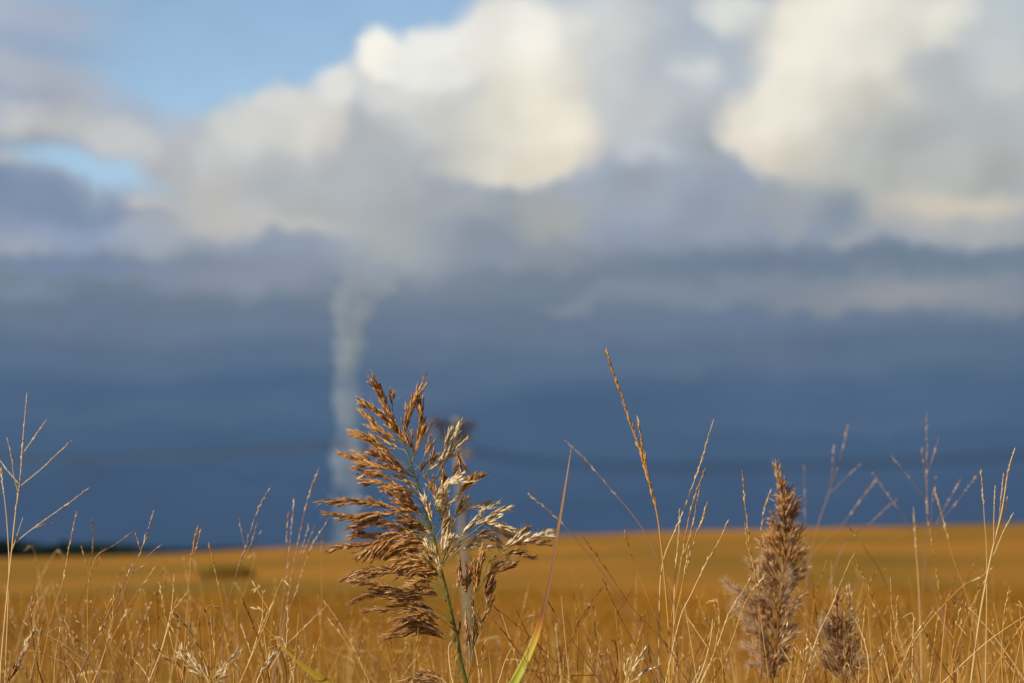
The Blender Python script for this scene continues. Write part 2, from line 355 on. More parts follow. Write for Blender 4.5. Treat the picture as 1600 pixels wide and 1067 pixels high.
xs = np.concatenate([-np.geomspace(3000, 1.5, 60), [0], np.geomspace(1.5, 3000, 60)])
ys = np.concatenate([[-400, -120, -40, -12, -5, -2, 0, 1, 2, 3], np.linspace(4, 60, 40), np.linspace(64, 330, 60), np.geomspace(340, 6000, 40)])
sheet('ground', xs, ys, ground_z, M['field'], kind='structure', label='rolling golden brown field rising to the horizon')

# far dark hills beyond the rise
M['hill'] = mat('far_hill', [(0, (.012, .03, .06)), (1, (.025, .05, .085))], .95, 0, .01, island=False, spec=0)
def hz(x, y):
    px = 800 + x / 4200 * K
    top = CAMZ + (850 - np.interp(px, [-2000, -200, 150, 300, 420, 560, 700, 3000], [846, 850, 850, 852, 858, 866, 880, 900])) / K * 4200 / CP
    return -60 + (top + 60 + 4 * np.sin(x * .02)) * np.sin(np.clip((y - 3800) / 800, 0, 1) * math.pi)
sheet('distant_hills', np.linspace(-3500, 600, 120), np.linspace(3800, 4600, 9), hz, M['hill'], kind='structure', label='low dark blue hills beyond the field at left')

# ------------------------------------------------------------------ far wood (left) and a shrub on the hillside
M['leaf'] = mat('dark_foliage', [(0, (.007, .028, .028)), (.6, (.013, .046, .044)), (1, (.028, .07, .055))], .7, .15, 1.0, spec=.2)
M['olive'] = mat('olive_foliage', [(0, (.22, .15, .02)), (.6, (.32, .21, .03)), (1, (.42, .27, .04))], .7, .15, 1.0, spec=.2)
M['bark'] = mat('bark', [(0, (.05, .04, .03)), (1, (.12, .09, .06))], .9, 0, 3, island=False, spec=.1)
def leaf_cards(b, c, rx, ry, rz, n, sz):
    for _ in range(n):
        w = Vector((rnd.gauss(0, 1), rnd.gauss(0, 1), rnd.gauss(0, 1))).normalized() * rnd.uniform(.55, 1.0)
        p = Vector((c[0] + w.x * rx, c[1] + w.y * ry, c[2] + w.z * rz))
        a = Vector((rnd.gauss(0, 1), rnd.gauss(0, 1), rnd.gauss(0, 1))).normalized(); t = a.orthogonal().normalized(); k = len(b.v)
        s_ = sz * rnd.uniform(.6, 1.3); b.v += [p + a * s_, p + t * s_ * .6, p - a * s_, p - t * s_ * .6]; b.f.append((k, k + 1, k + 2, k + 3))
wood = MB()
for k in range(46):
    px = -260 + k * 11 + rnd.uniform(-5, 5); D = rnd.uniform(640, 760)
    top = np.interp(px, [-300, 0, 120, 190, 250], [842, 845, 848, 857, 872]) + rnd.uniform(-5, 5)
    x = (px - 800) / K * D; zt = CAMZ + (850 - top) / K * D; zg = float(ground_z(np.array(x), np.array(D)))
    hgt = zt - zg; wood.tube([Vector((x, D, zg - .5)), Vector((x, D, zg + hgt * .6))], [.35, .15], 5)
    leaf_cards(wood, (x, D, zg + hgt * .62), 3.2, 3.2, hgt * .40, 260, .75)
tag(wood.build('wood', M['leaf'], smooth=False), 'dark green far-off wood on the skyline at the left', 'trees', kind='stuff')
D = 165
for (px, py, w, h, lab) in [(356, 880, 34, 16, 'low olive green shrub on the golden rise, blurred, left of the reed')]:
    x = (px - 800) / K * D; zg = float(ground_z(np.array(x), np.array(float(D)))); c = thing('shrub', (x, D, zg), lab, 'shrub')
    cb = MB(); [leaf_cards(cb, (x + (a - 2) * w / K * D * .42, D + rnd.uniform(-1, 1), zg + h / K * D * (.55 + .25 * (a % 2))), w / K * D * .5, w / K * D * .5, h / K * D * (.55 + .2 * (a % 2)), 170, .16) for a in range(5)]; cb.build('crown', M['olive'], c, False)
    tb = MB(); tb.tube([Vector((x, D, zg - .1)), Vector((x + .1, D, zg + .8))], [.09, .05]); tb.build('trunk', M['bark'], c)

# ------------------------------------------------------------------ steam column far behind
def steam():
    D = 1500; b = MB()
    pts = [(532, 862, 18), (538, 820, 22), (544, 770, 27), (540, 715, 27), (543, 660, 23), (541, 600, 24), (545, 550, 27), (546, 500, 32), (556, 462, 42), (574, 428, 56), (592, 398, 68), (606, 365, 72), (620, 330, 60)]
    sp = spline(pts, 60); px2m = D / K
    b.tube([P(a[0], a[1], D) for a in sp], [a[2] * px2m * .9 * (1 + .13 * math.sin(i * .9) + .10 * math.sin(i * 2.3)) for i, a in enumerate(sp)], 16)
    b.org = P(536, 862, D)
    m = bpy.data.materials.new('steam'); m.use_nodes = True; t = m.node_tree; t.nodes.clear(); n = t.nodes.new; l = t.links.new
    out = n('ShaderNodeOutputMaterial'); v = n('ShaderNodeVolumePrincipled'); v.inputs['Color'].default_value = (.80, .92, 1.0, 1); v.inputs['Anisotropy'].default_value = -.1
    tcn = n('ShaderNodeTexCoord'); mp = n('ShaderNodeMapping'); mp.inputs[3].default_value = (1, 1, .6); l(tcn.outputs['Object'], mp.inputs[0])
    nn = n('ShaderNodeTexNoise'); nn.inputs['Scale'].default_value = .055; nn.inputs['Detail'].default_value = 4; nn.inputs['Roughness'].default_value = .6; l(mp.outputs[0], nn.inputs['Vector'])
    mr_ = n('ShaderNodeMapRange'); mr_.inputs[1].default_value = .42; mr_.inputs[2].default_value = .62; mr_.inputs[3].default_value = .003; mr_.inputs[4].default_value = .055
    l(nn.outputs['Fac'], mr_.inputs[0])
    sz = n('ShaderNodeSeparateXYZ'); l(tcn.outputs['Object'], sz.inputs[0]); fd = n('ShaderNodeMapRange'); fd.interpolation_type = 'SMOOTHSTEP'
    fd.inputs[1].default_value = 150; fd.inputs[2].default_value = 235; fd.inputs[3].default_value = 1; fd.inputs[4].default_value = 0; l(sz.outputs[2], fd.inputs[0])
    mu = n('ShaderNodeMath'); mu.operation = 'MULTIPLY'; l(mr_.outputs[0], mu.inputs[0]); l(fd.outputs[0], mu.inputs[1]); l(mu.outputs[0], v.inputs['Density']); l(v.outputs[0], out.inputs['Volume'])
    o = b.build('steam_column', m); tag(o, 'tall pale column of steam rising into the clouds behind the field', 'steam column')
steam()

# ------------------------------------------------------------------ utility pole and cables
M['polewood'] = mat('weathered_pole', [(0, (.17, .15, .125)), (1, (.30, .27, .235))], .8, 0, 8, island=False, spec=.2, stretch=(1, 1, .15))
M['darkwood'] = mat('dark_arm', [(0, (.15, .135, .12)), (1, (.24, .215, .19))], .8, 0, 8, island=False, spec=.2)
M['ceramic'] = mat('ceramic', [(0, (.55, .53, .50)), (1, (.70, .68, .64))], .2, 0, 8, island=False, spec=.6)
M['brownceramic'] = mat('brown_ceramic', [(0, (.08, .05, .04)), (1, (.12, .08, .06))], .2, 0, 8, island=False, spec=.6)
M['cable'] = mat('cable', [(0, (.012, .012, .014)), (1, (.02, .02, .022))], .5, 0, 8, island=False)
PD = 60.0
foot = P(737, 1052, PD); zg = float(ground_z(np.array(foot.x), np.array(foot.y))); foot.z = zg
topp = P(712, 652, PD)
pole = thing('utility_pole', foot, 'weathered pale wooden utility pole, blurred, behind the large reed plume', 'utility pole')
b = MB(); b.tube([foot.lerp(topp, t) - Vector((0, 0, .4 if t == 0 else 0)) for t in (0, .25, .5, .75, 1)], [.13, .12, .11, .10, .09], 12); b.build('post', M['polewood'], pole)
ca = P(707, 664, PD); ad = Vector((.50, .866, 0)).normalized()
for dz, ln in ((0, 1.25), (-.30, .95)):
    b = MB(); c0 = ca + Vector((0, -.14, dz)); s_ = ad.cross(Vector((0, 0, 1))) * .055; u_ = Vector((0, 0, .065)); a0, a1 = c0 - ad * ln, c0 + ad * ln
    b.v = [a0 - s_ - u_, a0 + s_ - u_, a0 + s_ + u_, a0 - s_ + u_, a1 - s_ - u_, a1 + s_ - u_, a1 + s_ + u_, a1 - s_ + u_]
    b.f = [(0, 1, 2, 3), (7, 6, 5, 4), (0, 4, 5, 1), (1, 5, 6, 2), (2, 6, 7, 3), (3, 7, 4, 0)]; b.build('crossarm', M['darkwood'], pole, False)
    for t in (-.85, -.5, .5, .85):
        b = MB(); p = c0 + ad * ln * t + Vector((0, 0, .066))
        b.tube([p, p + Vector((0, 0, .05)), p + Vector((0, 0, .07)), p + Vector((0, 0, .12)), p + Vector((0, 0, .15)), p + Vector((0, 0, .2))], [.02, .02, .06, .065, .045, .02], 8); b.build('insulator', M['brownceramic'], pole)
b = MB(); p = P(730, 707, PD - .2); b.tube([p + Vector((0, 0, z)) for z in (-.17, -.12, -.02, .05, .12, .17)], [.04, .12, .16, .16, .11, .03], 10); b.build('insulator', M['ceramic'], pole)
LW = [(716, 684), (600, 686), (450, 698), (281, 711), (112, 716), (-60, 712), (-500, 660)]
RW = [(738, 703), (800, 715), (900, 723), (1100, 728), (1350, 722), (1640, 706), (2100, 660)]
for k, (off, lab) in enumerate([(-6, 'upper'), (2, 'middle'), (9, 'lower')]):
    for W_, side, c2 in ((LW, 'left', -1), (RW, 'right', 1)):
        b = MB(); b.tube(path([(x, y + off) for x, y in W_], PD - .12 * k, PD + 4 + k, 40), [.014] * 40, 5)
        tag(b.build('cable', M['cable']), f'{lab} sagging dark cable running {side} from the blurred utility pole', 'cable', 'cables on the utility pole')

# ------------------------------------------------------------------ the large reed
def bundle(gb, hb, p, dd, ln, wd, fan, hair, hl, droop):
    hw = .00013 if hair < 6 else .00020
    for k in range(rnd.choice((2, 2, 3))):
        e = (dd + Vector((rnd.gauss(0, 1), rnd.gauss(0, 1), rnd.gauss(0, 1))) * .065 * fan).normalized()
        gb.glume(p + e * rnd.uniform(0, .3) * ln, e, ln * rnd.uniform(.6, 1.15), wd * rnd.uniform(.7, 1.2))
    for k in range(hair):
        e = (dd + Vector((rnd.gauss(0, 1), rnd.gauss(0, 1), rnd.gauss(0, 1))) * .3).normalized()
        hb.hair(p + e * .3 * ln, e, ln * rnd.uniform(.6, 1.3) * hl, hw, droop * .4)
def spikelets(gb, hb, cur, dens, spread, ln, wd, t0=0.0, t1=1.0, fan=1.0, hair=3, droop=0.0, hl=1.0, rad=0.0, sub=0.0):
    """husks in small bundles along a curve and its branchlets, lying forward; fine silk among them"""
    Lc = length(cur); t1 = max(t0 + .3, t1 - .5 * ln / Lc); n = max(3, int(Lc * (t1 - t0) * dens)); down = Vector((0, 0, -1))
    def side_of(d):
        v = Vector((rnd.gauss(0, 1), rnd.gauss(0, .8), rnd.gauss(0, 1))); return (v - d * v.dot(d)).normalized()
    for i in range(n):
        t = t0 + (t1 - t0) * (i + rnd.random()) / n; p, d = at(cur, min(t, .999)); side = side_of(d)
        taper = 1 - .45 * max(0, (t - .5) * 2) ** 2
        dd = (d + side * spread * rnd.uniform(.35, 1.25) * taper + down * droop * rnd.uniform(.3, 1.3)).normalized()
        bundle(gb, hb, p + side * (rad * rnd.random() * taper), dd, ln, wd, fan, hair, hl, droop)
    if sub:
        m = max(2, int(Lc * (t1 - t0) / .0048))
        for i in range(m):
            t = t0 + (t1 - t0) * .84 * (i + rnd.random()) / m; p, d = at(cur, min(t, .95)); side = side_of(d)
            l_ = sub * rnd.uniform(.6, 1.2) * (1 - .65 * t); dd = (d + side * rnd.uniform(.12, .36) + down * droop * rnd.uniform(.5, 1.5)).normalized()
            e = (dd + down * (droop * .8) - side * .12).normalized(); k = max(2, int(l_ / .0036))
            for j in range(k):
                u = (j + rnd.random()) / k; bundle(gb, hb, p + dd * l_ * u + (e - dd) * l_ * u * u * .5, dd.lerp(e, u), ln * (1 - .15 * u), wd, fan, max(1, hair - 1), hl, droop)
STEM = [(731, 1075), (720, 1031), (716, 1003), (708, 968), (697, 920), (688, 884), (678, 839), (670, 811), (661, 782), (652, 755), (643, 728), (636, 706), (629, 688), (616, 660), (603, 632), (592, 612), (583, 602)]
reed_base = P(737, 1100, 2.2); reed_base = Vector((reed_base.x + .02, reed_base.y, float(ground_z(np.array(reed_base.x), np.array(reed_base.y)))))
reed = thing('reed', reed_base, 'tall green-stemmed reed with a spreading one-sided brown plume, sharpest in the picture', 'reed')
sc = path(STEM, 2.2, 2.19, 60); full = [reed_base + Vector((0, 0, -.03)), reed_base.lerp(sc[0], .5) + Vector((.005, 0, 0))] + sc
b = MB(); b.tube(full, [.0027, .0025] + [.0022 - .0018 * (i / 59) ** .75 for i in range(60)], 8); b.build('stem', M['culm'], reed)
# branch: stalk points (base first), head start index, material, density multiplier, spread, droop
BR = [
 ([(629, 688), (616, 662), (603, 634), (593, 612), (582, 600)], 0, 'brown', 1.7, .30, 0),
 ([(633, 698), (622, 679), (602, 657), (586, 643), (562, 630)], .25, 'brown', 1.0, .22, 0),
 ([(637, 708), (630, 692), (611, 682), (594, 670), (579, 657), (566, 642)], .25, 'brown', 1.25, .24, 0),
 ([(640, 716), (632, 703), (622, 700), (608, 690), (594, 681)], .4, 'brown', .7, .18, 0),
 ([(614, 655), (613, 640), (613, 628), (610, 612)], .45, 'brown', .5, .2, 0),
 ([(638, 690), (634, 675), (636, 660), (643, 636), (657, 615)], .25, 'brown', 1.2, .18, 0),
 ([(634, 672), (636, 658), (640, 640), (644, 622)], .1, 'dkbrown', 1.0, .14, 0),
 ([(643, 632), (650, 618), (652, 606)], .1, 'brown', .8, .12, 0),
 ([(641, 728), (648, 712), (651, 700), (656, 670), (657, 645), (655, 624)], .32, 'brown', 1.3, .15, 0),
 ([(648, 716), (653, 696), (660, 684), (671, 668)], .35, 'brown', .9, .18, 0),
 ([(646, 735), (656, 727), (664, 711), (672, 694)], .5, 'brown', .8, .2, 0),
 ([(652, 752), (655, 741), (660, 730)], .5, 'brown', .5, .3, 0),
 ([(640, 722), (647, 712), (642, 700), (637, 692), (630, 684)], .2, 'brown', 1.6, .45, 0),
 ([(646, 740), (617, 715), (594, 698), (573, 686), (549, 682)], .22, 'brown', 1.15, .24, 0),
 ([(643, 732), (610, 706), (585, 690), (558, 677)], .3, 'brown', .7, .2, 0),
 ([(648, 745), (634, 738), (617, 725), (594, 713), (571, 708)], .12, 'brown', 1.5, .3, 0),
 ([(648, 746), (617, 734), (592, 728), (573, 720), (551, 714), (527, 707)], .18, 'brown', .95, .2, 0),
 ([(620, 735), (592, 730), (573, 727), (554, 731)], .15, 'brown', .6, .18, 0),
 ([(654, 757), (633, 752), (616, 747), (602, 743), (579, 741), (562, 748)], .4, 'brown', 1.0, .16, 0),
 ([(657, 775), (640, 768), (625, 761), (605, 757), (586, 753), (566, 757)], .28, 'brown', 1.5, .22, .03),
 ([(655, 768), (648, 762), (641, 757), (636, 748)], .1, 'brown', 1.4, .6, 0),
 ([(665, 800), (650, 792), (632, 782), (618, 770), (610, 766)], .15, 'brown', 1.2, .3, .05),
 ([(668, 812), (655, 800), (640, 786), (628, 778)], .1, 'brown', 1.0, .3, .1),
 ([(672, 822), (650, 806), (625, 797), (609, 792), (586, 786), (562, 783), (530, 782), (494, 783)], .35, 'dkbrown', 1.25, .15, .03),
 ([(674, 826), (645, 810), (618, 802), (594, 803), (570, 806), (538, 806), (502, 800)], .3, 'dkbrown', 1.15, .15, .05),
 ([(676, 836), (652, 830), (630, 824), (601, 816), (570, 819), (543, 823)], .34, 'dkbrown', 1.1, .16, .08),
 ([(630, 824), (600, 812), (575, 810), (556, 812)], .2, 'dkbrown', .9, .2, .1),
 ([(678, 838), (664, 828), (645, 815), (622, 805)], .05, 'brown', 1.4, .3, .12),
 ([(678, 842), (652, 834), (622, 833), (594, 836), (570, 834), (547, 841)], .42, 'brown', .9, .14, .05),
 ([(684, 862), (665, 846), (633, 833), (601, 842), (578, 856), (556, 868)], .16, 'brown', 1.7, .30, .35),
 ([(686, 868), (660, 852), (630, 843), (600, 850), (582, 862)], .14, 'brown', 1.5, .35, .5),
 ([(640, 850), (600, 848), (562, 853), (538, 853), (514, 861)], .2, 'dkbrown', .8, .14, .05),
 ([(690, 888), (673, 871), (641, 860), (609, 855), (584, 862)], .12, 'brown', 1.3, .3, .35),
 ([(692, 900), (681, 890), (657, 878), (633, 871), (612, 876)], .12, 'brown', 1.3, .35, .4),
 ([(697, 918), (686, 898), (662, 886), (640, 886), (622, 892)], .2, 'brown', 1.2, .35, .35),
 ([(699, 925), (680, 905), (649, 903), (625, 894), (601, 889), (578, 889), (554, 895), (534, 904)], .3, 'dkbrown', 1.5, .2, .15),
 ([(706, 973), (695, 950), (669, 931), (643, 924), (608, 917), (573, 908), (545, 906)], .3, 'dkbrown', 1.5, .22, .12),
 ([(706, 975), (690, 956), (664, 938), (640, 934), (606, 926), (573, 931), (550, 940)], .3, 'dkbrown', 1.2, .18, .06),
 ([(709, 982), (694, 966), (678, 955), (651, 950), (625, 938), (603, 932)], .34, 'dkbrown', 1.5, .25, .15),
 ([(707, 975), (690, 962), (660, 957), (629, 955), (608, 952), (590, 952), (571, 956)], .62, 'dkbrown', .7, .1, 0),
 ([(710, 985), (693, 970), (670, 958), (645, 962), (613, 966)], .3, 'dkbrown', 1.2, .25, .15),
 ([(716, 1010), (698, 990), (680, 975), (662, 972), (640, 972), (618, 984)], .32, 'dkbrown', 1.3, .28, .15),
 ([(716, 1018), (704, 1004), (690, 996), (673, 988), (651, 986), (625, 991), (599, 998)], .3, 'dkbrown', 1.4, .2, .06),
 ([(716, 1014), (700, 998), (684, 985), (665, 980), (640, 985)], .35, 'dkbrown', 1.3, .3, .1),
 # thin bare stalks with pale husks close to the stem
 ([(700, 930), (690, 900), (680, 870), (668, 852)], .35, 'cream', .7, .2, .1),
 ([(697, 940), (683, 905), (672, 880), (660, 866)], .4, 'cream', .8, .2, .2),
 ([(678, 838), (674, 810), (668, 792), (664, 780)], .2, 'cream', .9, .25, 0),
 # right side, paler
 ([(660, 745), (672, 733), (685, 723), (698, 715), (711, 710)], .15, 'cream', .9, .25, 0),
 ([(664, 762), (679, 748), (689, 728), (696, 702), (707, 682), (721, 657)], .3, 'cream', 1.25, .17, 0),
 ([(668, 766), (684, 742), (700, 716), (713, 699), (728, 686)], .4, 'cream', 1.0, .18, 0),
 ([(663, 748), (670, 731), (673, 722), (677, 710)], .3, 'brown', .9, .25, 0),
 ([(712, 702), (716, 712), (714, 728), (709, 744)], .0, 'dkbrown', 1.1, .1, .1),
 ([(690, 725), (693, 738), (696, 752)], .0, 'dkbrown', 1.1, .15, .1),
 ([(688, 800), (690, 790), (704, 785), (716, 772), (731, 755), (743, 736)], .3, 'cream', 1.0, .2, 0),
 ([(716, 772), (731, 758), (750, 741)], .1, 'brown', .8, .16, 0),
 ([(686, 790), (684, 772), (696, 758), (711, 753), (733, 746)], .3, 'cream', 1.0, .16, 0),
 ([(688, 805), (686, 785), (680, 770), (672, 760)], .2, 'brown', 1.5, .5, 0),
 ([(690, 812), (690, 795), (692, 778), (694, 764)], .25, 'cream', 1.3, .4, 0),
 ([(690, 880), (694, 850), (696, 820), (688, 790)], .1, 'cream', .8, .22, 0),
 ([(690, 884), (700, 850), (700, 825), (699, 800)], .1, 'cream', .8, .2, 0),
 ([(692, 885), (702, 850), (704, 822), (713, 809), (724, 797), (745, 790), (765, 784)], .5, 'cream', .95, .12, 0),
 ([(708, 815), (713, 803), (720, 790)], .3, 'brown', .5, .12, 0),
 ([(692, 880), (702, 861), (712, 848), (732, 825), (755, 812), (777, 799), (800, 791)], .4, 'cream', 1.25, .15, 0),
 ([(735, 824), (745, 812), (754, 799), (763, 797)], .3, 'cream', .8, .16, 0),
 ([(712, 848), (735, 834), (758, 818), (785, 822), (808, 829)], .45, 'cream', 1.2, .2, .06),
 ([(740, 832), (760, 820), (780, 828), (798, 838), (813, 849)], .2, 'cream', 1.3, .16, .08),
 ([(750, 836), (765, 830), (776, 842), (786, 856)], .2, 'cream', 1.1, .2, .15),
 ([(720, 850), (740, 838), (752, 836), (762, 842)], .3, 'dkbrown', 1.0, .2, .1),
 ([(692, 884), (717, 861), (725, 856), (736, 852), (748, 846)], .35, 'cream', 1.0, .2, 0),
 ([(717, 861), (717, 875), (716, 895), (714, 915)], .05, 'dkbrown', .9, .12, .1),
 ([(722, 858), (745, 858), (768, 852)], .45, 'cream', .9, .2, 0),
 ([(752, 915), (764, 876), (785, 859), (797, 850), (822, 843), (840, 836), (863, 835)], .38, 'cream', 1.0, .14, 0),
 ([(785, 860), (806, 850), (830, 848), (852, 846)], .25, 'dkbrown', .9, .12, 0),
 ([(785, 862), (800, 850), (810, 836), (824, 823)], .4, 'brown', .7, .2, 0),
 ([(764, 878), (782, 868), (800, 864), (815, 866), (831, 871)], .3, 'dkbrown', .8, .15, 0),
 ([(745, 925), (761, 900), (775, 892), (788, 886), (805, 880)], .2, 'dkbrown', 1.2, .22, 0),
 ([(750, 910), (765, 892), (778, 884), (789, 876)], .2, 'brown', 1.0, .25, 0),
 ([(739, 1010), (741, 960), (746, 930), (745, 900), (750, 880), (754, 862)], .45, 'brown', 1.3, .22, 0),
 ([(738, 1014), (734, 965), (730, 930), (732, 905), (738, 885)], .5, 'brown', 1.3, .2, 0),
 ([(739, 1012), (741, 965), (742, 930), (744, 905), (748, 890)], .5, 'brown', 1.5, .25, 0),
 ([(739, 1013), (744, 975), (752, 940), (760, 920), (770, 900)], .6, 'dkbrown', 1.0, .2, 0),
 ([(739, 1013), (748, 988), (754, 970), (761, 955), (764, 934), (775, 909)], .3, 'dkbrown', .9, .14, 0),
 ([(745, 995), (757, 960), (762, 935), (770, 907)], .45, 'dkbrown', .8, .14, 0),
 ([(735, 940), (740, 950), (742, 970), (743, 990)], .1, 'dkbrown', .6, .08, .1),
 ([(728, 945), (729, 965), (731, 985), (733, 1008)], .1, 'dkbrown', .8, .12, .1),
 ([(730, 940), (722, 962), (718, 975), (715, 986)], .4, 'dkbrown', .8, .2, .1),
 ([(732, 1064), (737, 1030), (739, 1013), (744, 985), (740, 950)], .9, 'dkbrown', .5, .2, 0),
]
for k in range(20):
    py = 770 + k * 9; i = next(j for j in range(len(STEM) - 1) if STEM[j][1] >= py >= STEM[j + 1][1]); (xa, ya), (xb, yb) = STEM[i], STEM[i + 1]
    px = xa + (xb - xa) * (ya - py) / (ya - yb); w = rnd.uniform(26, 52) * (.7 if k < 4 else 1); u = rnd.uniform(.5, 1.0)
    BR.append(([(px, py), (px - w * .45, py - w * .36 * u), (px - w * .8, py - w * .48 * u), (px - w * 1.15, py - w * .50 * u)], .3, rnd.choice(('brown', 'dkbrown', 'brown')), 1.1, .3, .12))
for k in range(7):
    py = 800 + k * 13; px = 668 + k * 4.2; w = rnd.uniform(22, 40)
    BR.append(([(px, py), (px + w * .35, py - w * .5), (px + w * .55, py - w * .9)], .25, rnd.choice(('cream', 'brown')), .9, .25, 0))
for k, (pts, hs, mk, dm, spd, dr) in enumerate(BR):
    off = rnd.uniform(-.022, .022)
    cur = path(pts, 2.195, 2.195 + off, 26)
    rb = MB(); rb.tube(cur, [.0006 - .0004 * i / 25 for i in range(26)], 5); br = rb.build('branch', M['rachis'], reed)
    gb, hb = MB(), MB()
    spikelets(gb, hb, cur, 420 * dm, spd * .7, .0130, .0020, hs, 1.0, 1.0, 1 if mk != 'dkbrown' else 2, dr, 1.0, .0015, .012 + .013 * min(dm, 1.5))
    gb.build('spikelets', M[mk], br); hb.build('silky_hairs', M['hair'], br, False)

# ------------------------------------------------------------------ woolly seed plumes
def plume(label, axis, d, widths, mk, dens, hairn, stem_to, tufts=()):
    base = P(stem_to[0], stem_to[1], d); base.z = float(ground_z(np.array(base.x), np.array(base.y)))
    o = thing('reed', base, label, 'reed')
    cur = path(axis, d, d, 40); b = MB(); b.tube([base - Vector((0, 0, .03))] + cur, [.0024] + [.0018 - .0013 * i / 39 for i in range(40)], 6); b.build('stem', M['rust'], o)
    n = len(widths)
    for k, (t, wl, wr, side) in enumerate(widths):
        p, dd = at(cur, t)
        for s_, w in ((-1, wl), (1, wr)):
            for rep in range(4 if w > 15 else 1):
                e = Vector((s_ * max(1, w - (3 if t < .5 else 8)) * d / K * rnd.uniform(.3, 1.1), rnd.uniform(-.012, .012), w * d / K * rnd.uniform(.6, 1.6) + .006))
                bc = [p, p + e * .35 + Vector((0, 0, .004)), p + e * .7 + Vector((0, 0, .005)), p + e]
                rb = MB(); rb.tube(bc, [.0006, .0005, .0004, .0003], 4); br = rb.build('branch', M['rust'], o)
                gb, hb = MB(), MB()
                hn = int(hairn * rnd.choice((.2, .6, 1.5)) * (1.0 if t < .45 else .5 if t < .6 else .12)) + 1
                spikelets(gb, hb, bc, dens, .3, .0115, .0018, .1, 1, 1.2, hn, .03, 1.1, .003)
                gb.build('spikelets', M[mk if rnd.random() < .8 else 'dkbrown'], br); hb.build('wool', M['wool'], br, False)
    gb, hb = MB(), MB(); spikelets(gb, hb, cur, dens * .8, .35, .011, .0019, .0 if axis[0][1] < 1060 else .08, 1, 1, hairn // 2, 0, 1, .003)
    gb.build('spikelets', M['brown'], o); hb.build('wool', M['wool'], o, False)
    for k_, pts in enumerate(tufts):
        hk = 22 if len(tufts) > 4 or k_ < 2 else 3
        tcv = path(pts, d, d + rnd.uniform(-.02, .02), 10); hb = MB(); gb = MB(); spikelets(gb, hb, tcv, 500, .35, .008, .0012, 0, 1, 1, hk, .05, 1.6, .004)
        rb = MB(); rb.tube(tcv, [.0005] * 10, 4); br = rb.build('branch', M['rust'], o); gb.build('spikelets', M['dkbrown' if hk > 9 else 'cream'], br); hb.build('wool', M['wool'], br, False)
plume('woolly brown reed plume with a narrow pointed top, standing alone right of centre',
      [(1206, 1072), (1212, 1010), (1220, 940), (1226, 870), (1226, 800), (1220, 765), (1212, 722)], 2.55,
      [(.02, 38, 30, 0), (.08, 42, 34, 0), (.13, 44, 36, 0), (.18, 48, 38, 0), (.23, 52, 38, 0), (.28, 52, 40, 0), (.33, 50, 42, 0), (.38, 46, 42, 0), (.43, 40, 40, 0), (.48, 36, 34, 0), (.53, 30, 30, 0), (.58, 26, 28, 0), (.63, 20, 24, 0),
       (.68, 16, 18, 0), (.73, 13, 15, 0), (.78, 10, 12, 0), (.83, 8, 9, 0), (.88, 6, 7, 0)], 'brown', 360, 9, (1200, 1100),
      [[(1190, 960), (1160, 935), (1132, 905)], [(1195, 985), (1165, 960), (1148, 945)], [(1200, 1010), (1180, 980), (1162, 965)], [(1205, 1040), (1180, 1015), (1163, 1005)], [(1208, 1060), (1190, 1040), (1170, 1038)],
       [(1195, 940), (1170, 925), (1150, 920)], [(1218, 940), (1228, 915), (1230, 890)], [(1205, 930), (1190, 900), (1186, 880)], [(1200, 1000), (1185, 990), (1168, 985)]])
plume('shorter ragged reed plume beside the woolly one, its top split in two points',
      [(1322, 1075), (1316, 1040), (1312, 1000), (1309, 965), (1305, 925)], 2.45,
      [(.03, 38, 28, 0), (.10, 38, 28, 0), (.18, 38, 26, 0), (.28, 38, 24, 0), (.38, 32, 22, 0), (.48, 26, 20, 0), (.58, 20, 16, 0), (.68, 14, 13, 0), (.78, 10, 10, 0), (.88, 6, 7, 0)], 'dkbrown', 330, 8, (1325, 1100),
      [[(1300, 1050), (1285, 1030), (1270, 1022)], [(1300, 1010), (1290, 990), (1284, 970)], [(1334, 1067), (1334, 1010), (1330, 960), (1325, 915)], [(1336, 1030), (1336, 990), (1333, 950)]])
# top of another reed, just reaching into the picture below the big one
def small_head(label, pts, d, mk, dens=1.2, spread=.2, ln=.0112, droop=0, base=None, cat='reed', name='reed', extra=(), stem='straw'):
    bx = base or pts[0]; bs = P(bx[0], bx[1] + 30, d); bs.z = float(ground_z(np.array(bs.x), np.array(bs.y)))
    o = thing(name, bs, label, cat); cur = path(pts, d, d, 24)
    b = MB(); b.tube([bs - Vector((0, 0, .03))] + cur, [.0016] + [.0011 - .0007 * i / 23 for i in range(24)], 5); b.build('stem', M[stem], o)
    for j, (q_, m2) in enumerate([(pts, mk)] + list(extra)):
        c2 = cur if j == 0 else path(q_, d, d + rnd.uniform(-.01, .01), 16); gb, hb = MB(), MB()
        if j: rb = MB(); rb.tube(c2, [.0004] * 16, 4); br = rb.build('branch', M[stem], o)
        else: br = o
        spikelets(gb, hb, c2, 430 * dens, spread, ln, .0019, .35 if j == 0 else .1, 1, 1, 2, droop, 1, .002)
        gb.build('spikelets', M[m2], br); hb.build('silky_hairs', M['hair'], br, False)
small_head('arching dark brown reed top cut off by the bottom edge below the large plume', [(708, 1110), (706, 1080), (690, 1060), (672, 1054), (651, 1055), (622, 1064)], 2.16, 'dkbrown', 1.6, .25, droop=.1,
           extra=[([(700, 1072), (680, 1060), (655, 1060), (632, 1068)], 'dkbrown'), ([(702, 1078), (685, 1066), (660, 1068), (640, 1076)], 'dkbrown'), ([(690, 1060), (668, 1052), (645, 1054)], 'dkbrown')])
small_head('tight golden reed head leaning right in the bottom left corner', [(4, 1100), (14, 1066), (26, 1043), (40, 1010), (53, 986)], 2.25, 'cream', 1.5, .12, extra=[([(10, 1075), (20, 1050), (36, 1020)], 'dkbrown')])
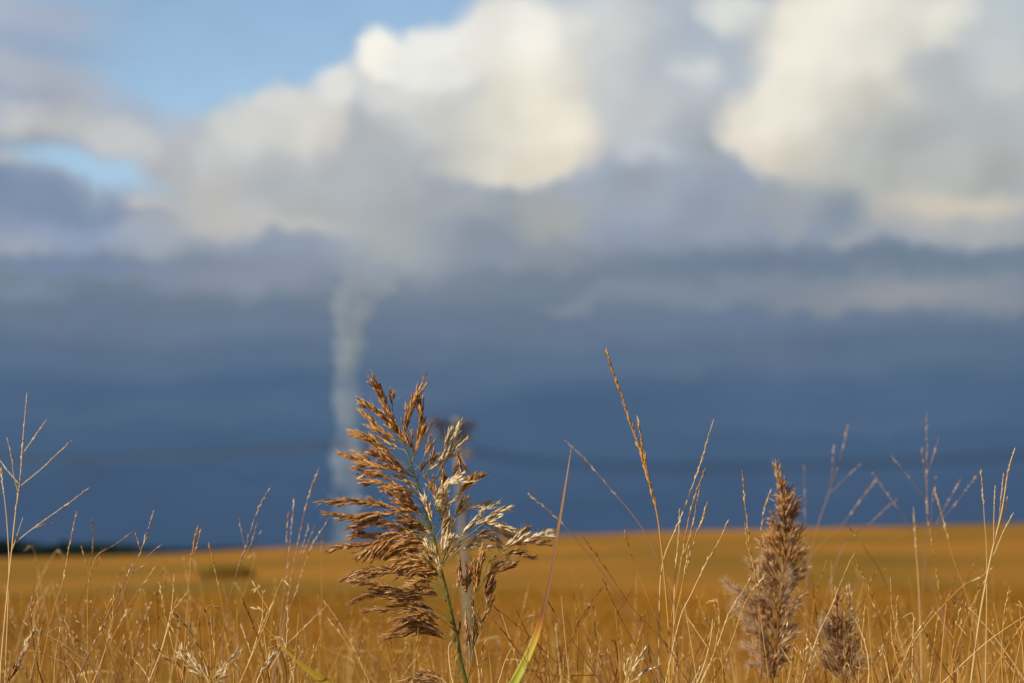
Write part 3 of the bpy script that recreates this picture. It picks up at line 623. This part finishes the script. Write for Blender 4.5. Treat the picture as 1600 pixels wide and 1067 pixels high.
small_head('small dark purplish seed head pointing up left above the bottom edge', [(292, 1090), (286, 1055), (277, 1040), (260, 1027), (242, 1012)], 2.2, 'dkbrown', 1.0, .08)
small_head('arching brown seed head on a yellow-green stalk near the lower left', [(330, 1085), (325, 1037), (314, 1016), (295, 986), (284, 972), (271, 961)], 2.2, 'dkbrown', .6, .07, name='grass_stalk', cat='grass', stem='yellowgreen')
small_head('fan of pale cream husks at the bottom edge near the lower left', [(332, 1095), (325, 1062), (316, 1048), (307, 1036), (297, 1024)], 2.18, 'cream', 1.0, .3, name='grass_stalk', cat='grass',
           extra=[([(328, 1064), (345, 1045), (360, 1032), (374, 1012)], 'cream'), ([(326, 1062), (305, 1045), (288, 1030), (282, 1010)], 'cream'), ([(335, 1068), (350, 1055), (356, 1044)], 'cream')])
small_head('slim cream seed head tilted right at the bottom edge left of the large reed', [(398, 1095), (402, 1064), (411, 1046), (420, 1034), (428, 1020)], 2.2, 'cream', 1.1, .14)
small_head('stubby cream seed head with two prongs at the bottom edge right of the long leaf', [(984, 1100), (982, 1064), (990, 1044), (1000, 1028), (1010, 1011)], 2.2, 'cream', 1.0, .16,
           extra=[([(984, 1066), (998, 1056), (1010, 1048), (1019, 1046)], 'cream'), ([(980, 1070), (979, 1050), (980, 1028)], 'straw')])

# ------------------------------------------------------------------ leaves
def leaf_mat():
    m = bpy.data.materials.new('reed_leaf'); m.use_nodes = True; t = m.node_tree; t.nodes.clear(); n = t.nodes.new; l = t.links.new
    out = n('ShaderNodeOutputMaterial'); pb = n('ShaderNodeBsdfPrincipled'); pb.inputs['Roughness'].default_value = .4
    uvn = n('ShaderNodeUVMap'); sp = n('ShaderNodeSeparateXYZ'); l(uvn.outputs[0], sp.inputs[0])
    nn = n('ShaderNodeTexNoise'); nn.inputs['Scale'].default_value = 6; mp = n('ShaderNodeMapping'); mp.inputs[3].default_value = (8, 1.2, 1); l(uvn.outputs[0], mp.inputs[0]); l(mp.outputs[0], nn.inputs['Vector'])
    ad_ = n('ShaderNodeMath'); ad_.operation = 'MULTIPLY_ADD'; l(nn.outputs['Fac'], ad_.inputs[0]); ad_.inputs[1].default_value = .16; l(sp.outputs[1], ad_.inputs[2])
    rp = n('ShaderNodeValToRGB'); c = rp.color_ramp
    st = [(.0, (.36, .42, .05)), (.26, (.52, .52, .07)), (.36, (.60, .42, .05)), (.42, (.50, .21, .03)), (.50, (.24, .10, .028)), (.8, (.32, .16, .055)), (1, (.42, .25, .11))]
    while len(c.elements) < len(st): c.elements.new(.5)
    for k, (p, rgb) in enumerate(st): c.elements[k].position = p; c.elements[k].color = (*rgb, 1)
    l(ad_.outputs[0], rp.inputs[0])
    wv = n('ShaderNodeTexWave'); wv.inputs['Scale'].default_value = 6; wv.inputs['Distortion'].default_value = .6; l(uvn.outputs[0], wv.inputs['Vector'])
    b = n('ShaderNodeBump'); b.inputs['Strength'].default_value = .3; b.inputs['Distance'].default_value = .0005; l(wv.outputs[0], b.inputs['Height']); l(b.outputs[0], pb.inputs['Normal'])
    tr = n('ShaderNodeBsdfTranslucent'); ms = n('ShaderNodeMixShader'); ms.inputs[0].default_value = .3
    l(rp.outputs[0], pb.inputs['Base Color']); l(rp.outputs[0], tr.inputs[0]); l(pb.outputs[0], ms.inputs[1]); l(tr.outputs[0], ms.inputs[2]); l(ms.outputs[0], out.inputs[0]); return m
M['blade'] = leaf_mat()
def blade(label, pts, wpx, d, m, n=40, fold=.5):
    """leaf blade: V-folded strip with thickness"""
    s = spline(pts, n); ws = np.interp(np.linspace(0, 1, n), np.linspace(0, 1, len(wpx)), wpx)
    bs = P(pts[0][0], pts[0][1] + 20, d); bs.z = float(ground_z(np.array(bs.x), np.array(bs.y)))
    cur = [P(a[0], a[1], d) for a in s]; me = bpy.data.meshes.new('leaf_blade'); v, f, uvs = [], [], []
    for i, p in enumerate(cur):
        t = (cur[min(i + 1, n - 1)] - cur[max(i - 1, 0)]).normalized(); side = Vector((0, 1, 0)).cross(t).normalized() * -1
        w = ws[i] * .5 * d / K; tw = math.sin(i / n * 2.2) * .5; sd = (side * math.cos(tw) + Vector((0, 1, 0)) * math.sin(tw))
        nr = sd.cross(t)
        for x, y in ((-1, 0), (-.5, .28), (0, .42), (.5, .28), (1, 0)): v.append(p + sd * w * x + nr * w * y * fold * 2 - bs); uvs.append(((x + 1) / 2, i / (n - 1)))
    for i in range(n - 1):
        for j in range(4): f.append((i * 5 + j, i * 5 + j + 1, (i + 1) * 5 + j + 1, (i + 1) * 5 + j))
    me.from_pydata(v, [], f); uvl = me.uv_layers.new(name='UVMap')
    for lp in me.loops: uvl.data[lp.index].uv = uvs[lp.vertex_index]
    me.polygons.foreach_set('use_smooth', [True] * len(f)); me.materials.append(m)
    o = thing('reed_leaf', bs, label, 'leaf'); c = bpy.data.objects.new('leaf_blade', me); COL.objects.link(c); c.parent = o
    so_ = c.modifiers.new('thickness', 'SOLIDIFY'); so_.thickness = .00025
    b = MB(); b.tube([bs - Vector((0, 0, .03)), bs.lerp(cur[0], .6), cur[0] + Vector((0, .001, 0))], [.002, .0018, .0014], 6); b.build('stalk', M['yellowgreen'], o)
blade('long upright leaf blade, yellow-green below and brown above, right of the large reed', [(793, 1085), (803, 1067), (822, 1030), (838, 992), (846, 964), (852, 938), (860, 902), (869, 845), (878, 792), (886, 742), (893, 698)],
      [15, 15, 13.5, 11, 9, 8.5, 7, 5.5, 4, 2.6, 1], 2.12, M['blade'])
blade('slanting yellow leaf blade tapering up left at the bottom edge left of the large reed', [(545, 1090), (511, 1067), (479, 1044), (447, 1016), (425, 990), (404, 967)], [17, 14, 9, 4.5, 2.2, 1], 2.15, M['yellowgreen'])
def wisp(label, pts, d, m, r=.0009):
    bs = P(pts[0][0], pts[0][1] + 20, d); bs.z = float(ground_z(np.array(bs.x), np.array(bs.y))); o = thing('dry_grass', bs, label, 'grass')
    cur = path(pts, d, d, 20); b = MB(); b.tube([bs - Vector((0, 0, .03))] + cur, [r * 1.2] + [r * (1 - .75 * i / 19) for i in range(20)], 5); b.build('blade', M[m], o)
wisp('thin pale bare grass blade curving right at the foot of the long leaf', [(772, 1090), (779, 1066), (790, 1030), (801, 1009)], 2.15, 'straw')
wisp('pale twisted strap of dry grass just left of the green reed stem at the bottom', [(711, 1090), (708, 1067), (703, 1040), (701, 1012), (706, 1001)], 2.18, 'straw', .0014)

# ------------------------------------------------------------------ grass stalks
def head(b, cur, t0, d, ln=.0095, wd=.0021, step=.0068, tilt=.10, gap=0):
    Lc = length(cur); te = max(t0 + .05, 1 - .5 * ln / Lc); n = int(Lc * (te - t0) / step); flip = 1
    for i in range(n):
        t = t0 + (te - t0) * (i + .3 * rnd.random()) / max(1, n)
        if rnd.random() < gap: continue
        p, dd = at(cur, min(t, .995)); s_ = Vector((1, 0, 0)) - dd * dd.x; s_ = (s_ + Vector((0, rnd.gauss(0, .6), 0))).normalized() * flip; flip = -flip
        for k in range(rnd.choice((1, 2, 2))):
            e = (dd + s_ * tilt * rnd.uniform(.4, 1.4) + Vector((rnd.gauss(0, .05), rnd.gauss(0, .05), rnd.gauss(0, .05)))).normalized()
            b.glume(p + e * k * ln * .25, e, ln * rnd.uniform(.7, 1.15) * (1 - .3 * t), wd * rnd.uniform(.75, 1.15))
def stalk(label, pts, d, ms='amber', mh='straw', t0=.4, branches=(), r=.0008, group=None, ln=.0095, wd=.0021, step=.0068, tilt=.10, gap=.1, name='grass_stalk'):
    """pts: bottom first; branches: (pts, head start)"""
    lo = pts[0]; bs = P(lo[0] + rnd.uniform(-15, 15) + (lo[0] - pts[1][0]) * .6, max(lo[1], 1067) + 60, d)
    bs.z = float(ground_z(np.array(bs.x), np.array(bs.y)))
    o = thing(name, bs, label, 'grass', group)
    if lo[1] < 1066:                       # carry the stalk on downwards, out of the picture
        dx = (lo[0] - pts[1][0]) / max(20, lo[1] - pts[1][1]); pts = [(lo[0] + dx * (1085 - lo[1]) * .6, 1085)] + list(pts)
        t0 = 1 - (1 - t0) * .85
    d1 = d + rnd.uniform(-.05, .05); cur = path(pts, d, d1, max(16, len(pts) * 6), .004)
    k = len(cur); b = MB(); b.tube([bs - Vector((0, 0, .03))] + cur, [r * 1.25] + [r * (1 - .65 * i / (k - 1)) for i in range(k)], 5); b.build('stem', M[ms], o)
    h = MB(); head(h, cur, t0, d, ln, wd, step, tilt, gap); h.build('seed_head', M[mh], o)
    for bp, bt in branches:
        # nearest depth on the stem
        c2 = path(bp, d + (d1 - d) * .5, d + (d1 - d) * .5 + rnd.uniform(-.02, .02), 14, .0)
        b = MB(); b.tube(c2, [r * .6 * (1 - .5 * i / 13) for i in range(14)], 4); br = b.build('branch', M[ms], o)
        h = MB(); head(h, c2, bt, d, ln * .9, wd * .9, step, tilt * .7, gap); h.build('seed_head', M[mh], br)
stalk('tallest stalk at the far left edge with wide spread side branches', [(0, 1066), (2, 1030), (10, 941), (17, 872), (24, 803), (31, 752), (36, 685), (42, 614)], 2.3, 'straw', 'mauve', .55,
      [([(38, 705), (52, 685), (73, 655)], .4), ([(33, 758), (65, 732), (88, 710), (113, 687)], .3), ([(19, 852), (45, 830), (91, 797), (118, 778), (141, 760)], .3), ([(30, 756), (12, 735), (0, 719)], .4),
       ([(29, 770), (22, 745), (18, 715), (11, 683)], .5), ([(96, 793), (108, 788)], .1), ([(50, 826), (66, 820), (83, 816)], .2), ([(18, 862), (26, 838), (36, 808)], .5)], r=.0011, gap=.25)
stalk('thin stalk hugging the left edge beside the tall branched one', [(8, 1066), (14, 900), (13, 850), (9, 795), (4, 755), (2, 731)], 2.35, 'straw', 'straw', .7, gap=.2)
stalk('upright stalk with a narrow spike reaching just over the dark wood, second from the left', [(60, 1066), (80, 968), (98, 909), (108, 854), (120, 798)], 2.35, 'amber', 'straw', .5)
stalk('upright stalk right over the dark wood, with a short second prong', [(140, 1066), (137, 991), (138, 915), (145, 854), (144, 810)], 2.4, 'amber', 'amber', .5, [([(140, 905), (132, 870), (127, 852)], .3), ([(140, 900), (151, 868), (180, 850), (208, 829)], .8)])
stalk('long slim stalk leaning right over the skyline just right of the dark wood', [(151, 1066), (174, 982), (196, 918), (221, 858), (232, 825), (241, 795)], 2.35, 'mauvestem', 'mauve', .55,
      [([(220, 862), (215, 845), (212, 827)], .3), ([(205, 895), (222, 885), (241, 874)], .4), ([(228, 872), (242, 858), (255, 849)], .4)])
stalk('stalk with twin tips touching the blue sky above the shrub', [(285, 1066), (292, 960), (298, 880), (303, 850), (308, 824)], 2.4, 'amber', 'amber', .5, [([(299, 880), (308, 850), (314, 826)], .3)])
stalk('short-tipped stalk leaning left just left of the shrub', [(360, 1066), (350, 960), (340, 909), (326, 847)], 2.5, 'amber', 'amber', .6)
stalk('feathery stalk with three tips leaning right above the shrub', [(347, 1066), (350, 982), (368, 900), (384, 854), (400, 804), (421, 762)], 2.5, 'mauvestem', 'mauve', .45, [([(384, 860), (378, 835), (373, 808)], .3), ([(388, 862), (400, 843), (410, 824)], .3), ([(376, 880), (392, 850), (402, 815)], .3)], wd=.0019)
stalk('tallest of the bundle of feathery stalks between shrub and large reed', [(425, 1066), (437, 1005), (448, 945), (466, 845), (482, 776), (499, 730)], 2.55, 'mauvestem', 'mauve', .4, [([(458, 900), (474, 850), (483, 817)], .3), ([(462, 890), (480, 850), (492, 820)], .3)], wd=.0021)
stalk('straight blurred stalk on the left of the feathery bundle before the large reed', [(432, 1066), (440, 960), (452, 860), (460, 776)], 2.6, 'mauvestem', 'mauve', .45, [([(446, 900), (448, 840), (451, 797)], .4)], wd=.0020)
stalk('stalk of the feathery bundle that leans furthest right towards the large reed', [(430, 1066), (448, 965), (462, 925), (487, 854), (513, 811)], 2.55, 'mauvestem', 'straw', .45, wd=.0019)
stalk('slanting stalk ending just under the skyline left of the large reed', [(410, 1066), (440, 1015), (464, 991), (490, 965), (514, 943)], 2.5, 'straw', 'straw', .45)
stalk('short blurred amber spike hanging under the skyline left of the large reed', [(498, 1066), (502, 960), (503, 890), (503, 836)], 3.0, 'amber', 'amber', .75, wd=.0022)
# right of the reed
stalk('tallest stalk of all, leaning left with a long dense amber seed head', [(1046, 1066), (1045, 983), (1033, 850), (1024, 790), (1011, 741), (981, 646), (961, 590), (947, 548)], 2.32, 'amber', 'amber', .42,
      [([(1020, 780), (1007, 715), (996, 651)], .35), ([(1012, 745), (1000, 700), (985, 662), (973, 620)], .1)], r=.0012, ln=.013, wd=.0026, step=.0036, gap=0)
stalk('bare arching stalk crossing the skyline with its fine tip up left', [(1060, 1066), (1052, 950), (1021, 857), (990, 806), (956, 766), (915, 718), (882, 687)], 2.45, 'mauvestem', 'mauve', .62, r=.0008, wd=.0013, gap=.3)
stalk('slanting stalk starting beside the long leaf tip and sinking to the right', [(1040, 1066), (1000, 985), (946, 902), (896, 837), (862, 802), (825, 771)], 2.45, 'mauvestem', 'straw', .62, r=.0009, wd=.0015, gap=.2)
stalk('stalk leaning right, its slim head highest right of the tall amber one', [(1030, 1066), (1030, 960), (1036, 877), (1062, 812), (1092, 731), (1115, 655)], 2.35, 'straw', 'straw', .5, r=.0010, gap=.1)
stalk('thick-headed amber stalk behind the slim leaning one', [(1048, 1066), (1047, 983), (1062, 892), (1079, 797), (1102, 731)], 2.3, 'amber', 'amber', .5, [([(1068, 870), (1084, 810), (1094, 757)], .2)], wd=.0021, gap=0)
stalk('amber stalk with a beaded head just right of the thick-headed one', [(1050, 1066), (1054, 973), (1082, 852), (1096, 815), (1104, 789)], 2.28, 'amber', 'straw', .35, [([(1060, 950), (1072, 880), (1080, 830)], .3)])
stalk('slim upright stalk between the tall amber one and the leaning pair', [(1052, 1066), (1053, 985), (1054, 912), (1060, 840), (1062, 794)], 2.3, 'straw', 'straw', .45)
stalk('low beaded stalk leaning far right over the skyline beside the woolly plume', [(1040, 1066), (1062, 968), (1080, 928), (1102, 882), (1125, 842), (1138, 812)], 2.25, 'straw', 'straw', .5)
stalk('fine stalk sinking right whose tip just breaks the skyline', [(1060, 1066), (1032, 983), (996, 892), (984, 858), (976, 827)], 2.35, 'amber', 'amber', .6, wd=.0014)
stalk('rust-brown stalk sinking right from the skyline beside the long leaf', [(1075, 1066), (1040, 1005), (991, 953), (946, 887), (908, 834)], 2.2, 'rust', 'rust', .6, wd=.0016, gap=.2)
stalk('dark stalk falling right from behind the long leaf', [(960, 1090), (936, 1063), (891, 993), (870, 962), (855, 937)], 2.2, 'rust', 'rust', .3, wd=.0014, gap=.5)
stalk('long dark stalk falling right that passes behind the foot of the long leaf', [(915, 1085), (897, 1063), (842, 1008), (800, 970), (765, 942)], 2.22, 'rust', 'rust', .3, wd=.0013, gap=.5)
stalk('lower dark stalk falling right beneath the first one at the foot of the long leaf', [(862, 1085), (848, 1066), (803, 1008), (785, 985), (768, 963)], 2.18, 'rust', 'rust', .2, wd=.0012, gap=.5)
stalk('thin stalk with a beaded tip standing in front of the woolly plume', [(1203, 1075), (1200, 1050), (1186, 944), (1174, 864), (1164, 788), (1160, 737)], 2.3, 'amber', 'amber', .45, [([(1176, 880), (1168, 850), (1163, 815)], .2)], gap=0)
stalk('slim mauve stalk leaning right against the left side of the woolly plume', [(1190, 1066), (1186, 940), (1190, 820), (1204, 765)], 2.5, 'mauvestem', 'straw', .6)
stalk('stalk crossing the woolly plume and slanting up right from its foot', [(1110, 1070), (1140, 1010), (1165, 940), (1190, 905), (1200, 892)], 2.25, 'amber', 'straw', .4)
stalk('second stalk slanting up right before the left fringe of the woolly plume', [(1095, 1066), (1120, 1010), (1138, 960), (1160, 925), (1172, 905)], 2.28, 'straw', 'straw', .4)
stalk('faint far stalk with forked tips standing between the woolly plume and the open-topped stalk', [(1255, 1066), (1262, 900), (1276, 828), (1296, 768), (1312, 720), (1326, 660)], 3.3, 'mauvestem', 'mauve', .65,
      [([(1298, 765), (1301, 730), (1303, 692)], .3), ([(1300, 768), (1325, 742), (1352, 720)], .5)], r=.0011, wd=.0028, gap=.3)
stalk('faint short straight stalk close to the right side of the woolly plume', [(1262, 1066), (1260, 900), (1258, 816), (1256, 724)], 3.5, 'mauvestem', 'mauve', .7, wd=.0019, gap=.3)
stalk('faint slanting stalk running up right to a tip level with the woolly plume', [(1180, 1066), (1262, 880), (1312, 824), (1345, 780), (1367, 752)], 3.4, 'mauvestem', 'mauve', .6, r=.0007, wd=.0026, gap=.35)
stalk('faint slanting stalk just below the other, crossing the skyline', [(1260, 1066), (1310, 870), (1360, 817), (1404, 777)], 3.4, 'mauvestem', 'mauve', .6, r=.0011, wd=.0019, gap=.3)
stalk('open-topped stalk with the highest tip at the right, side branches spread wide', [(1434, 1066), (1438, 960), (1448, 855), (1448, 746), (1448, 645)], 3.1, 'mauvestem', 'mauve', .6,
      [([(1448, 742), (1458, 712), (1468, 679)], .3), ([(1444, 778), (1420, 745), (1391, 710)], .3), ([(1460, 822), (1482, 782), (1504, 744)], .3), ([(1458, 826), (1490, 790), (1529, 739)], .3), ([(1447, 760), (1443, 725), (1440, 697)], .5), ([(1452, 850), (1456, 790), (1463, 742)], .5)], r=.0008, wd=.0024, gap=.35)
stalk('blurred stalk leaning left over the skyline, left of the open-topped stalk', [(1520, 1066), (1440, 880), (1415, 812), (1392, 780), (1363, 738)], 3.3, 'mauvestem', 'mauve', .6, r=.0007, wd=.0026, gap=.35)
stalk('stalk sinking right with a bright tip, right of the open-topped one', [(1530, 1066), (1515, 947), (1489, 871), (1473, 808), (1460, 764)], 2.7, 'amber', 'straw', .6, gap=.2)
stalk('rusty slender stalk sinking right below the skyline under the open-topped one', [(1492, 1066), (1485, 997), (1471, 938), (1460, 871), (1450, 811)], 2.6, 'rust', 'amber', .5, gap=.2)
stalk('bright straw stalk nearest the right edge with a dense upright spike', [(1517, 1066), (1531, 963), (1548, 871), (1565, 800), (1575, 737), (1586, 700)], 2.35, 'straw', 'straw', .6,
      [([(1552, 868), (1568, 830), (1584, 800)], .4), ([(1560, 830), (1564, 780), (1568, 739)], .4), ([(1553, 860), (1553, 808), (1555, 758)], .6), ([(1566, 815), (1572, 790), (1574, 775)], .2)], r=.0014, wd=.0020, gap=0)
stalk('short beaded spike just left of the bright straw stalk near the right edge', [(1540, 1066), (1542, 880), (1538, 808), (1533, 733)], 2.4, 'straw', 'straw', .75, gap=0)
stalk('dark amber stalk sinking right beside the split plume', [(1392, 1066), (1376, 976), (1366, 945), (1355, 913), (1334, 867)], 2.3, 'rust', 'amber', .3, wd=.0020, gap=0)
stalk('thin pale stalk bending up to a point above the split plume', [(1255, 1066), (1275, 1000), (1300, 945), (1320, 895), (1335, 863)], 2.35, 'straw', 'straw', .5, gap=.3)
stalk('straw stalk slanting up right between the split plume and the open-topped stalk', [(1395, 1066), (1406, 1047), (1427, 997), (1443, 973), (1458, 953)], 2.3, 'straw', 'straw', .35)
stalk('long slanting stalk rising right past the foot of the bright straw one', [(1380, 1066), (1447, 976), (1502, 917), (1530, 902), (1552, 886)], 2.5, 'amber', 'straw', .6, gap=.2)
stalk('bare straw stem rising right to the picture edge at the bottom right', [(1462, 1075), (1479, 1060), (1534, 1009), (1570, 982), (1612, 955)], 2.25, 'straw', 'straw', .92)
stalk('second bare stem rising right to the edge below the first at the bottom right', [(1535, 1080), (1544, 1062), (1575, 1007), (1590, 985), (1606, 962)], 2.3, 'amber', 'amber', .5, gap=.2)
stalk('long thin amber stalk sinking right from the skyline past the split plume', [(1445, 1080), (1439, 1064), (1385, 913), (1350, 855), (1322, 817)], 2.75, 'rust', 'amber', .7, gap=.4)
stalk('upright bright spike right of the open-topped stalk, its tip just over the skyline', [(1440, 1066), (1436, 930), (1431, 855), (1427, 792)], 2.8, 'straw', 'straw', .65, gap=.2)
stalk('slim beaded stalk upright between the split plume and the slanting straw one', [(1395, 1066), (1399, 1000), (1401, 960), (1402, 932)], 2.3, 'amber', 'straw', .3)
stalk('small bent seed stalk pointing right in the bottom left corner', [(120, 1075), (112, 1050), (100, 1034), (75, 1024), (60, 1017), (44, 1016)], 2.2, 'straw', 'straw', .7, gap=.5)
stalk('long bare straw stalk falling right across the lower left thicket', [(160, 1060), (152, 1045), (132, 1030), (95, 1003), (60, 985), (36, 970)], 2.2, 'straw', 'straw', .75, gap=.3)
stalk('yellow-green upright stalk in the lower left, rooted beside the purplish head', [(268, 1080), (267, 1060), (260, 990), (257, 940), (258, 896)], 2.25, 'yellowgreen', 'yellowgreen', .4, [([(262, 1005), (256, 975), (253, 960)], .3)], wd=.0012)
stalk('slim green upright stalk by the fan of cream husks', [(338, 1080), (337, 1065), (336, 994), (334, 960), (331, 935)], 2.2, 'yellowgreen', 'amber', .4, [([(335, 985), (335, 965), (336, 948)], .3)], wd=.0012)

# stalks of the low thicket: counted ones, nothing in the picture tells them apart
ZN = [(-30, 520, 95, 'thin dry amber stalk in the low thicket left of the large reed', 'low thicket stalks at the left'),
      (760, 1150, 55, 'thin dry amber stalk in the low thicket between leaf and woolly plume', 'low thicket stalks at the centre'),
      (1230, 1630, 70, 'thin dry amber stalk in the low thicket right of the woolly plume', 'low thicket stalks at the right'),
      (520, 760, 20, 'thin blurred straw stalk low behind the stem of the large reed', 'low stalks behind the reed stem')]
for (x0, x1, n, lab, grp) in ZN:
    for i in range(n):
        d = rnd.choice((rnd.uniform(2.05, 2.4), rnd.uniform(2.1, 2.7), rnd.uniform(2.7, 3.7)))
        if x0 == 520: d = rnd.uniform(2.5, 3.6)
        tx = rnd.uniform(x0, x1); ty = 872 + 180 * rnd.random() ** .8 if d < 2.7 else rnd.uniform(860, 1020)
        if x0 == 760: ty += 25
        if x0 == 520: ty = rnd.uniform(950, 1040)
        lean = rnd.gauss(0, .32); h = 1085 - ty; bx = tx - lean * h; bow = rnd.gauss(0, 6)
        pts = [(bx, 1085), (bx + lean * h * .35 + bow, 1085 - h * .35), (bx + lean * h * .7 + bow, 1085 - h * .7), (tx, ty)]
        if rnd.random() < .3: pts.append((tx + rnd.choice((-1, 1)) * rnd.uniform(6, 20), ty + rnd.uniform(-6, 12)))     # broken, hanging tip
        br = []
        for _ in range(rnd.choice((0, 0, 1, 1, 2))):
            f = rnd.uniform(.35, .75); px, py = bx + lean * h * f + bow, 1085 - h * f; a = rnd.choice((-1, 1)) * rnd.uniform(.25, .9); l_ = rnd.uniform(18, 55)
            br.append(([(px, py), (px + a * l_ * .5, py - l_ * .55), (px + a * l_ * .9, py - l_)], rnd.uniform(.1, .5)))
        ms = rnd.choice(('amber', 'amber', 'straw', 'rust', 'rust')); mh = rnd.choice(('straw', 'amber', 'straw', 'amber', 'rust'))
        stalk(lab, pts, d, ms, mh, rnd.uniform(.3, .7), br, r=rnd.uniform(.0006, .0010), group=grp, wd=rnd.uniform(.0014, .0022), ln=rnd.uniform(.006, .0105), gap=rnd.uniform(.05, .4), tilt=rnd.uniform(.1, .3))

# uncounted undergrowth: crossing dry blades between and behind the stalks
ub = MB()
for i in range(3000):
    y = 1.75 + 6.5 * rnd.random() ** 1.6; x = rnd.uniform(-.32, .32) * y * 1.0
    zg_ = float(-2.25 * 0 if y < 4 else ground_z(np.array(x), np.array(y)))
    h = rnd.gauss(1.265, .08) if y < 4 else rnd.gauss(1.12, .12)
    h = min(h, 1.40 if abs(x / y) > .03 else 1.34); lx, ly = rnd.gauss(0, .13), rnd.gauss(0, .10)
    p0 = Vector((x, y, zg_)); pts = [p0 + Vector((lx * t * t, ly * t * t, h * t - .04 * t * t * abs(lx))) for t in (0, .45, .75, .9, 1)]
    r = rnd.uniform(.0004, .0009)
    ub.tube(pts, [r * 1.3, r, r * .8, r * .6, r * .3], 3)
    if rnd.random() < .55: head(ub, pts[2:], .2, y, .008, .0014, .007, .25, .3)
for i in range(420):                      # curled dead leaves
    y = rnd.uniform(1.9, 3.6); x = rnd.uniform(-.3, .3) * y; p = Vector((x, y, rnd.gauss(1.20, .09)))
    if p.z > 1.31: continue
    d_ = Vector((rnd.gauss(0, 1), rnd.gauss(0, .5), rnd.uniform(-.3, 1.6))).normalized(); l_ = rnd.uniform(.03, .10); w_ = rnd.uniform(.0005, .0016); c_ = Vector((rnd.gauss(0, 1), rnd.gauss(0, .5), -abs(rnd.gauss(0, 1)))) * l_ * .35
    sd_ = d_.cross(Vector((rnd.gauss(0, 1), rnd.gauss(0, 1), rnd.gauss(0, 1)))).normalized(); k0 = len(ub.v)
    for j in range(6):
        t = j / 5; o_ = p + d_ * l_ * t + c_ * t * t; q_ = w_ * (1 - t) ** .6; ub.v += [o_ - sd_ * q_, o_ + d_.cross(sd_) * q_ * .4, o_ + sd_ * q_]
        if j:
            b_ = k0 + 3 * (j - 1); ub.f += [(b_, b_ + 1, b_ + 4, b_ + 3), (b_ + 1, b_ + 2, b_ + 5, b_ + 4)]
ub2 = tag(ub.build('undergrowth', M['tangle']), 'tangled low dry grass filling the foot of the picture', 'grass', kind='stuff')

# tufts over the field
V, F = [], []; rs = np.random.RandomState(3)
n = 60000; yy = 9 + 120 * rs.rand(n) ** 1.6; xx = (rs.rand(n) - .5) * .62 * yy * 1.15; zz = ground_z(xx, yy)
hh = rs.uniform(.15, .4, n); ww = .004 + .0005 * yy; ang = rs.rand(n) * 6.28; lx = rs.normal(0, .18, n); ly = rs.normal(0, .18, n)
v = np.zeros((n, 3, 3)); v[:, 0] = np.stack([xx + np.cos(ang) * ww, yy + np.sin(ang) * ww, zz - .03], -1); v[:, 1] = np.stack([xx - np.cos(ang) * ww, yy - np.sin(ang) * ww, zz - .03], -1)
v[:, 2] = np.stack([xx + lx, yy + ly, zz + hh], -1)
me = bpy.data.meshes.new('meadow_grass'); me.from_pydata(v.reshape(-1, 3).tolist(), [], np.arange(n * 3).reshape(-1, 3).tolist()); M['tuft'] = mat('tuft', [(0, (.20, .085, .005)), (.5, (.31, .137, .008)), (1, (.44, .20, .02))], .7, .2, .5, spec=.1); me.materials.append(M['tuft'])
o = bpy.data.objects.new('meadow_grass', me); COL.objects.link(o); tag(o, 'golden brown meadow grass covering the field behind', 'grass', kind='stuff')
